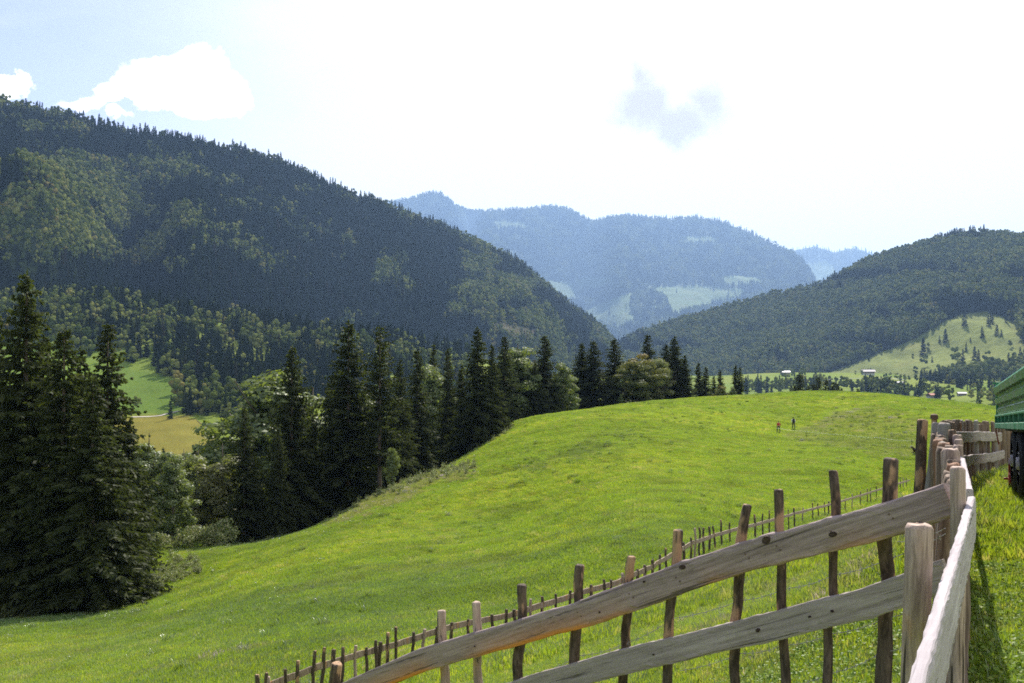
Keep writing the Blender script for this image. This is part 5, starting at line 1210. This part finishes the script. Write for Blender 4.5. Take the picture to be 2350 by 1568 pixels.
# tail light bracket at the corner
mb = MB(); mb.box((-.06, .03, .05), (.02, .02, .26)); mb.tube([(-.06, .03, -.06), (-.03, .03, -.24)], .011, 6); mb.build('light_bracket', M_RUST, trl)
# little support wheel with a red fork
tz = -0.88
st = MB(); st.tube([(.13, -.45, -.25), (.13, -.45, -.52)], .035, 8); st.box((.13, -.45, -.56), (.14, .10, .12)); sw = bevel(st.build('support_stand', M_REDP, trl))
mb = MB(); mb.tube([(.13, -.45, -.42), (.13, -.45, -.47), (.13, -.45, -.53)], [.06, .075, .07], 12); mb.build('cap', M_PINK, sw)
mb = MB(); mb.tube([(.06, -.45, -.72), (.20, -.45, -.72)], .13, 18); mb.tube([(.0, -.45, -.70), (.27, -.45, -.70)], .018, 6); bevel(mb.build('support_wheel', M_REDP, sw))
def wheel(x, y, R_=.44, W_=.34):
    z = tz + R_ + .02; sg = -1 if x < WT / 2 else 1
    prof = [(.26, -.5), (.34, -.5), (.41, -.44), (.44, -.33), (.44, .33), (.41, .44), (.34, .5), (.26, .5)]; n = 44; V = []; F = []
    for i in range(n):
        a = 2 * math.pi * i / n
        for r, w in prof:
            rr = r * (R_ / .44); 
            if r == .44 and i % 2: rr -= .018
            V.append((x + w * W_ + (0.0), y + rr * math.cos(a), z + rr * math.sin(a)))
    k = len(prof)
    for i in range(n):
        for j in range(k - 1): F.append([i * k + j, i * k + j + 1, ((i + 1) % n) * k + j + 1, ((i + 1) % n) * k + j])
    w_ = bpy.data.objects.new('wheel', None); COL.objects.link(w_); w_.parent = trl
    mb = MB(); mb.add(V, F); mb.build('tyre', M_TYRE, w_)
    mb = MB(); mb.tube([(x - W_ * .4, y, z), (x - W_ * .42, y, z), (x + W_ * .40, y, z), (x + W_ * .42, y, z)], [.27, .24, .24, .27], 28); mb.tube([(x + sg * W_ * .3, y, z), (x + sg * W_ * .55, y, z)], [.09, .07], 12)
    for j in range(6):
        a = j * math.pi / 3; mb.tube([(x + sg * W_ * .42, y + .14 * math.cos(a), z + .14 * math.sin(a)), (x + sg * W_ * .48, y + .14 * math.cos(a), z + .14 * math.sin(a))], .014, 6)
    mb.build('rim', M_HUB, w_)
for yy in (-1.45, -2.5):
    for xx in (.215, WT - .215): wheel(xx, yy)
    mb = MB(); mb.tube([(.3, yy, tz + .46), (WT - .3, yy, tz + .46)], .045, 10); mb.build('axle', M_DARK, trl)
mb = MB(); mb.box((.45, -2.15, -.30), (.08, 1.3, .08)); mb.box((WT - .45, -2.15, -.30), (.08, 1.3, .08)); mb.build('spring_beam', M_DARK, trl)
mb = MB(); mb.tube([(.6, -LT, -.12), (WT / 2, -LT - 1.3, -.2)], .045, 8); mb.tube([(WT - .6, -LT, -.12), (WT / 2, -LT - 1.3, -.2)], .045, 8); mb.tube([(WT / 2, -LT - 1.3, -.2), (WT / 2, -LT - 1.5, -.2)], .05, 8); mb.build('drawbar', M_RUST, trl)
# ------------------------------------------------------------------ grass and weeds
def grass_f(N):
    r = N.rnd(); ti = N.nt.nodes.new('ShaderNodeAttribute'); ti.attribute_type = 'INSTANCER'; ti.attribute_name = 'tint'
    c = N.ramp(r, [(0, (0.11, 0.20, 0.010)), (0.45, (0.18, 0.28, 0.014)), (0.8, (0.27, 0.34, 0.022)), (0.94, (0.34, 0.33, 0.06)), (1, (0.46, 0.38, 0.18))])
    c = N.mix(1.0, c, ti.outputs['Color'], 'MULTIPLY')
    return leaf_shader(N, c, 0.5, tcol=N.mix(0.35, c, (0.42, 0.5, 0.03)), rough=0.35, gloss=0.07)
M_GRASS = mat('grass_blades', grass_f)
def herb_f(N):
    r = N.island(); c = N.ramp(r, [(0, (0.08, 0.16, 0.012)), (0.5, (0.16, 0.26, 0.02)), (0.85, (0.20, 0.28, 0.03)), (1, (0.26, 0.30, 0.05))])
    return leaf_shader(N, c, 0.4, tcol=N.mix(0.3, c, (0.3, 0.4, 0.02)), rough=0.5, gloss=0.02)
M_HERB = mat('herb_leaves', herb_f)
def tuft(seed, n=30, h=0.13, spread=0.09, w=0.006, lean=0.5):
    rg = np.random.default_rng(seed); V = []; F = []
    for k in range(n):
        a = rg.uniform(0, 6.28); r = spread * math.sqrt(rg.random()); x, y = r * math.cos(a), r * math.sin(a); H = h * rg.uniform(0.45, 1.2); b = rg.uniform(0, 6.28); l = rg.uniform(0.1, lean) * H
        d = np.array([math.cos(b), math.sin(b)]); s = np.array([-d[1], d[0]]) * w * rg.uniform(.6, 1.3)
        i = len(V)
        for t, q, ww in ((0, 0, 1), (.5, .25, .85), (.82, .62, .5)):
            c = np.array([x, y]) + d * l * q; V.append((c[0] - s[0] * ww, c[1] - s[1] * ww, H * t - .01)); V.append((c[0] + s[0] * ww, c[1] + s[1] * ww, H * t - .01))
        c = np.array([x, y]) + d * l; V.append((c[0], c[1], H * .97)); V.append((c[0] + s[0] * .05, c[1] + s[1] * .05, H * .97))
        for j in range(3): F.append([i + 2 * j, i + 2 * j + 1, i + 2 * j + 3, i + 2 * j + 2])
    return np_mesh('grass_tuft', V, np.array(F), M_GRASS)
def leafy(seed, n=60, h=.075, spread=.14):
    rg = np.random.default_rng(seed); c = np.c_[rg.normal(0, spread * .5, (n, 2)), rg.uniform(.012, h, n)]; nn = rvec(rg, n) * .7 + [0, 0, 1]; nn /= np.linalg.norm(nn, axis=1)[:, None]
    a = np.cross(nn, rvec(rg, n)); a /= np.linalg.norm(a, axis=1)[:, None]; b = np.cross(nn, a); s = rg.uniform(.007, .017, n)[:, None]
    V, F = quads(c, a * s * 1.3, b * s * .8); return np_mesh('leafy_plant', V, F, M_HERB)
GK = [bpy.data.objects.new('tuft', tuft(1, 34, .085)), bpy.data.objects.new('tuft', tuft(2, 26, .14, .07, .005, .8)), bpy.data.objects.new('tuft', tuft(3, 46, .05, .13, .007, .9)),
      bpy.data.objects.new('tuft', tuft(4, 90, .11, .45, .010, .6)), bpy.data.objects.new('tuft', tuft(5, 110, .14, .6, .014, .7)), bpy.data.objects.new('leafy', leafy(6)), bpy.data.objects.new('tussock', tuft(7, 120, .30, .28, .012, .9)), bpy.data.objects.new('leafy', leafy(8, 40, .05, .10))]
gr = np.random.default_rng(5)
def ring(n, r0, r1, kinds, s0, s1, seed):
    th = gr.uniform(R(-31), R(31), n); r = np.sqrt(gr.uniform(r0 * r0, r1 * r1, n)); x, y = r * np.sin(th), r * np.cos(th); z = ground_z(x, y)
    px, py = proj(np.stack([x, y, z], 1)); keep = (px > -60) & (px < 2420) & (py < 1700) & (py > 800)
    wv = fbm(x / 0.8, y / 0.8, 3, seed); keep &= gr.random(n) < np.clip(0.75 + 0.9 * wv, 0.15, 1)
    x, y, z = x[keep], y[keep], z[keep]; m = len(x)
    # keep clear of the bare wood floor
    ppx, ppy = px[keep], py[keep]
    wood = (r[keep] > 60) & (ppx < 1180) & ~inpoly(ppx, ppy, [(-2500,1440),(0,1410),(150,1385),(290,1358),(315,1240),(520,1252),(760,1192),(880,1128),(1060,1052),(1175,985),(1400,990),(1400,1900),(-2500,1900)])
    k = ~wood; x, y, z = x[k], y[k], z[k]; m = len(x)
    qx, qy = proj(np.stack([x, y, z], 1)); cv = meadow_cover(x, y, qx, qy, np.hypot(x, y)); cv = np.clip(cv / np.array([0.21, 0.28, 0.016]), 0.1, 6); cv = np.minimum(cv, [1.9, 1.5, 5.0])
    return np.stack([x, y, z], 1), gr.uniform(s0, s1, m), gr.choice(kinds, m), cv
parts = [ring(100000, 2.2, 9, [0, 0, 2, 2, 2, 2, 5, 7], .55, 1.1, 1), ring(130000, 9, 22, [0, 0, 1, 2, 2, 2, 2, 7], .6, 1.2, 2), ring(90000, 20, 60, [3, 3, 3, 4], .6, 1.1, 3), ring(110000, 55, 140, [4, 3], .7, 1.2, 4), ring(60000, 130, 230, [4], .8, 1.4, 5)]
ts = ring(60000, 16, 230, [6], .5, 1.15, 6)
q_ = ts[0]; tx, ty = proj(q_); pr = 0.025 + 0.10 * (fbm(q_[:, 0] / 7, q_[:, 1] / 7, 3, 88) > 0.25) + 0.5 * inpoly(tx, ty, [(1860,985),(1905,955),(1960,940),(2110,955),(2120,1040),(1960,1040),(1820,1012)]) * (fbm(q_[:, 0] / 2, q_[:, 1] / 2, 3, 89) > 0.1) + 0.5 * (np.abs(ty - np.interp(tx, [1180, 1300, 1420, 1560], [1085, 1050, 1010, 990])) < 28) * (tx > 1180) * (tx < 1480) * (fbm(q_[:, 0] / 2, q_[:, 1] / 2, 3, 90) > 0.0)
ks = gr.random(len(q_)) < pr; parts.append((q_[ks], ts[1][ks], ts[2][ks], ts[3][ks] * np.array([0.42, 0.55, 0.9])))
pp_ = np.concatenate([p[0] for p in parts]); ss_ = np.concatenate([p[1] for p in parts]); kk_ = np.concatenate([p[2] for p in parts])
scatter('grass', pp_, ss_, gr.uniform(0, 6.28, len(pp_)), kk_, GK, 'short bright green meadow grass', tint=np.concatenate([p[3] for p in parts]))
print('grass', len(pp_))
# taller weeds along the wood edge, the brambles and the dry strip on the slope
def weed(seed, n=14, h=.7):
    rg = np.random.default_rng(seed); C, A, B = [], [], []
    for k in range(n):
        a = rg.uniform(0, 6.28); top = np.array([math.cos(a) * .3 * rg.random(), math.sin(a) * .3 * rg.random(), h * rg.uniform(.6, 1.1)]); b = np.array([math.cos(a), math.sin(a), 0]) * .08
        m = 14; t = rg.random(m) ** .7; c = b + (top - b) * t[:, None] + rg.normal(0, .05, (m, 3)); C.append(c); aa = rvec(rg, m); aa[:, 2] = np.abs(aa[:, 2]); A.append(aa * .07); B.append(rvec(rg, m) * .032)
    V, F = quads(np.concatenate(C), np.concatenate(A), np.concatenate(B)); return np_mesh('weed', V, F, M_SHRUB)
WK = [bpy.data.objects.new('weed_kind', weed(k, 12, .35 + .2 * k)) for k in range(3)]
def along(pts, n, wid, seed):
    rg = np.random.default_rng(seed); a = np.array(pts, float); L = np.r_[0, np.cumsum(np.hypot(*np.diff(a, axis=0).T))]; s = rg.uniform(0, L[-1], n)
    px = np.interp(s, L, a[:, 0]); py = np.interp(s, L, a[:, 1]) + rg.normal(0, wid, n); out = []
    for i in range(n):
        p = cast(px[i], py[i])
        if p is not None and p[1] < 260: out.append(p)
    return out
W_ = along([(0,1422),(150,1395),(290,1368),(420,1325)], 330, 4, 1) + along([(520,1250),(640,1228),(760,1192),(880,1128)], 260, 3, 2) + along([(880,1132),(970,1090),(1060,1072),(1095,1075)], 240, 8, 3) + along([(350,1345),(400,1310),(460,1300)], 130, 13, 4) + along([(320,1240),(520,1248)], 200, 4, 5) + along([(1060,1052),(1175,985)], 60, 3, 6)
W_ = np.array(W_); scatter('weeds', W_, gr.uniform(.5, 1.25, len(W_)), gr.uniform(0, 6.28, len(W_)), gr.integers(0, 3, len(W_)), WK, 'pale dry weeds and brambles along the edge of the wood')
SUNE, EXPO, HAZE, VEIL, CUM, GREY, DENOISE = 4.9, 0.88, 0.000046, 0.66, 1.1, 0.42, False
# ------------------------------------------------------------------ light, sky, air
SUN_EL, SUN_AZ = 44.0, 14.0        # degrees; azimuth to the right of the view
world = bpy.data.worlds.new('World'); SC.world = world; world.use_nodes = True
nt = world.node_tree; nt.nodes.clear(); N = NT(nt)
sky = N.n('ShaderNodeTexSky'); sky.sky_type = 'NISHITA'; sky.sun_disc = False
sky.sun_elevation = R(SUN_EL); sky.sun_rotation = R(SUN_AZ); sky.air_density = 1.0; sky.dust_density = 1.6; sky.ozone_density = 1.0; sky.altitude = 900
d = N.coords('Generated')
sep = N.n('ShaderNodeSeparateXYZ', None, Vector=d)
x, y, z = sep.outputs
az = N.math('MULTIPLY', N.math('ARCTAN2', x, y), 180 / math.pi)
el = N.math('MULTIPLY', N.math('ARCSINE', z), 180 / math.pi)
wn = N.n('ShaderNodeTexNoise', None, Vector=d, Scale=9.0, Detail=7.0, Roughness=0.62)
wc = N.n('ShaderNodeSeparateColor', None, Color=wn.outputs['Color'])
wx = N.math('MULTIPLY', N.math('SUBTRACT', wc.outputs[0], 0.5), 7.0); wy = N.math('MULTIPLY', N.math('SUBTRACT', wc.outputs[1], 0.5), 6.0)
azd = N.math('ADD', az, wx); eld = N.math('ADD', el, wy)
def pxaz(px): return math.degrees(math.atan((px - CX) / FPX))
def pyel(py, px=CX): return math.degrees(math.atan((HZ - py) / FPX * math.cos(math.radians(pxaz(px)))))
def blob(px, py, wpx, hpx, soft=0.35, warp=True, edge=1.0):
    a, e = (azd, eld) if warp else (az, el)
    dx = N.math('DIVIDE', N.math('SUBTRACT', a, pxaz(px)), abs(pxaz(px + wpx) - pxaz(px)))
    dy = N.math('DIVIDE', N.math('SUBTRACT', e, pyel(py, px)), abs(pyel(py - hpx, px) - pyel(py, px)))
    r = N.math('SQRT', N.math('ADD', N.math('MULTIPLY', dx, dx), N.math('MULTIPLY', dy, dy)))
    return N.mapr(r, edge, edge - soft, 0, 1)
def mx(*a):
    r = a[0]
    for b in a[1:]: r = N.math('MAXIMUM', r, b)
    return r
cumulus = mx(blob(415, 180, 140, 85, 0.16), blob(465, 200, 95, 55, 0.2), blob(350, 190, 85, 62, 0.2), blob(255, 222, 58, 32, 0.25), blob(20, 205, 50, 32, 0.25), blob(190, 245, 75, 18, 0.5), blob(280, 268, 45, 12, 0.6),
             blob(-260, 120, 160, 60, 0.3), blob(-700, 40, 260, 90, 0.3))
# thin bright veil that thickens towards the sun
veil = N.mapr(N.math('ADD', az, N.math('MULTIPLY', N.math('SUBTRACT', N.noise(N.scale(d, (1, 1, 2.6)), 3.0, 6, 0.6), 0.5), 22.0)), -27.0, -3.0, 0.06, 1.0)
wisp = N.mapr(N.noise(N.scale(d, (2.0, 1.2, 7.0)), 2.6, 6, 0.6, 0.8), 0.45, 0.78, 0, 0.35)
veil = mx(veil, wisp)
low = N.mapr(el, 14.0, 3.0, 0.0, 0.32); veil = mx(veil, low)
grey = N.math('MULTIPLY', mx(blob(1480, 235, 82, 72, 0.7, edge=1.2), blob(1545, 280, 100, 42, 0.8, edge=1.2), blob(1630, 240, 55, 75, 1.1, edge=1.2), blob(1480, 165, 40, 50, 1.1, edge=1.2)), 0.9)
skyc = N.mix(1.0, sky.outputs[0], (0.98, 0.82, 0.90), 'MULTIPLY')
SKYS = 0.11
W = 1.0 / SKYS
c = N.mix(veil, skyc, (0.98 * W * VEIL, 1.0 * W * VEIL, 1.02 * W * VEIL))
c = N.mix(N.math('MULTIPLY', cumulus, 0.97), c, (W * CUM, W * CUM, W * CUM))
c = N.mix(grey, c, (1.0 * W * GREY, 0.91 * W * GREY, 0.95 * W * GREY))
bg = N.n('ShaderNodeBackground', None, Color=c, Strength=SKYS)
out = nt.nodes.new('ShaderNodeOutputWorld'); nt.links.new(bg.outputs[0], out.inputs[0])

sl = bpy.data.lights.new('sun', 'SUN'); sl.energy = SUNE; sl.angle = R(0.53); sl.color = (1.0, 0.945, 0.86)
so = bpy.data.objects.new('sun', sl); COL.objects.link(so)
e, a = R(SUN_EL), R(SUN_AZ); dv = Vector((math.sin(a) * math.cos(e), math.cos(a) * math.cos(e), math.sin(e)))
so.rotation_euler = dv.to_track_quat('Z', 'Y').to_euler(); so.location = dv * 60

if HAZE:
    hz = MB(); hz.box((0, 8900, 1000), (34000, 19000, 2400))
    m = bpy.data.materials.new('haze'); m.use_nodes = True; t = m.node_tree; t.nodes.clear()
    o_ = t.nodes.new('ShaderNodeOutputMaterial'); v_ = t.nodes.new('ShaderNodeVolumePrincipled')
    v_.inputs['Color'].default_value = (0.39, 0.61, 1.0, 1); v_.inputs['Density'].default_value = HAZE; v_.inputs['Anisotropy'].default_value = 0.35
    t.links.new(v_.outputs[0], o_.inputs['Volume'])
    m.cycles.volume_sampling = 'DISTANCE'
    tag(hz.build('haze', m), 'thin blue summer haze filling the valley air', kind='stuff')

SC.render.engine = 'CYCLES'
SC.cycles.max_bounces = 6; SC.cycles.diffuse_bounces = 3; SC.cycles.glossy_bounces = 2; SC.cycles.transmission_bounces = 4; SC.cycles.volume_bounces = 0
SC.cycles.transparent_max_bounces = 4
SC.cycles.use_adaptive_sampling = True; SC.cycles.adaptive_threshold = 0.006
SC.cycles.use_denoising = DENOISE; SC.cycles.sampling_pattern = 'BLUE_NOISE'; SC.cycles.pixel_filter_type = 'BLACKMAN_HARRIS'; SC.cycles.filter_width = 1.7
SC.cycles.sample_clamp_indirect = 6.0
SC.view_settings.view_transform = 'Standard'; SC.view_settings.look = 'None'; SC.view_settings.gamma = 1.0
SC.view_settings.use_curve_mapping = False; SC.view_settings.exposure = EXPO
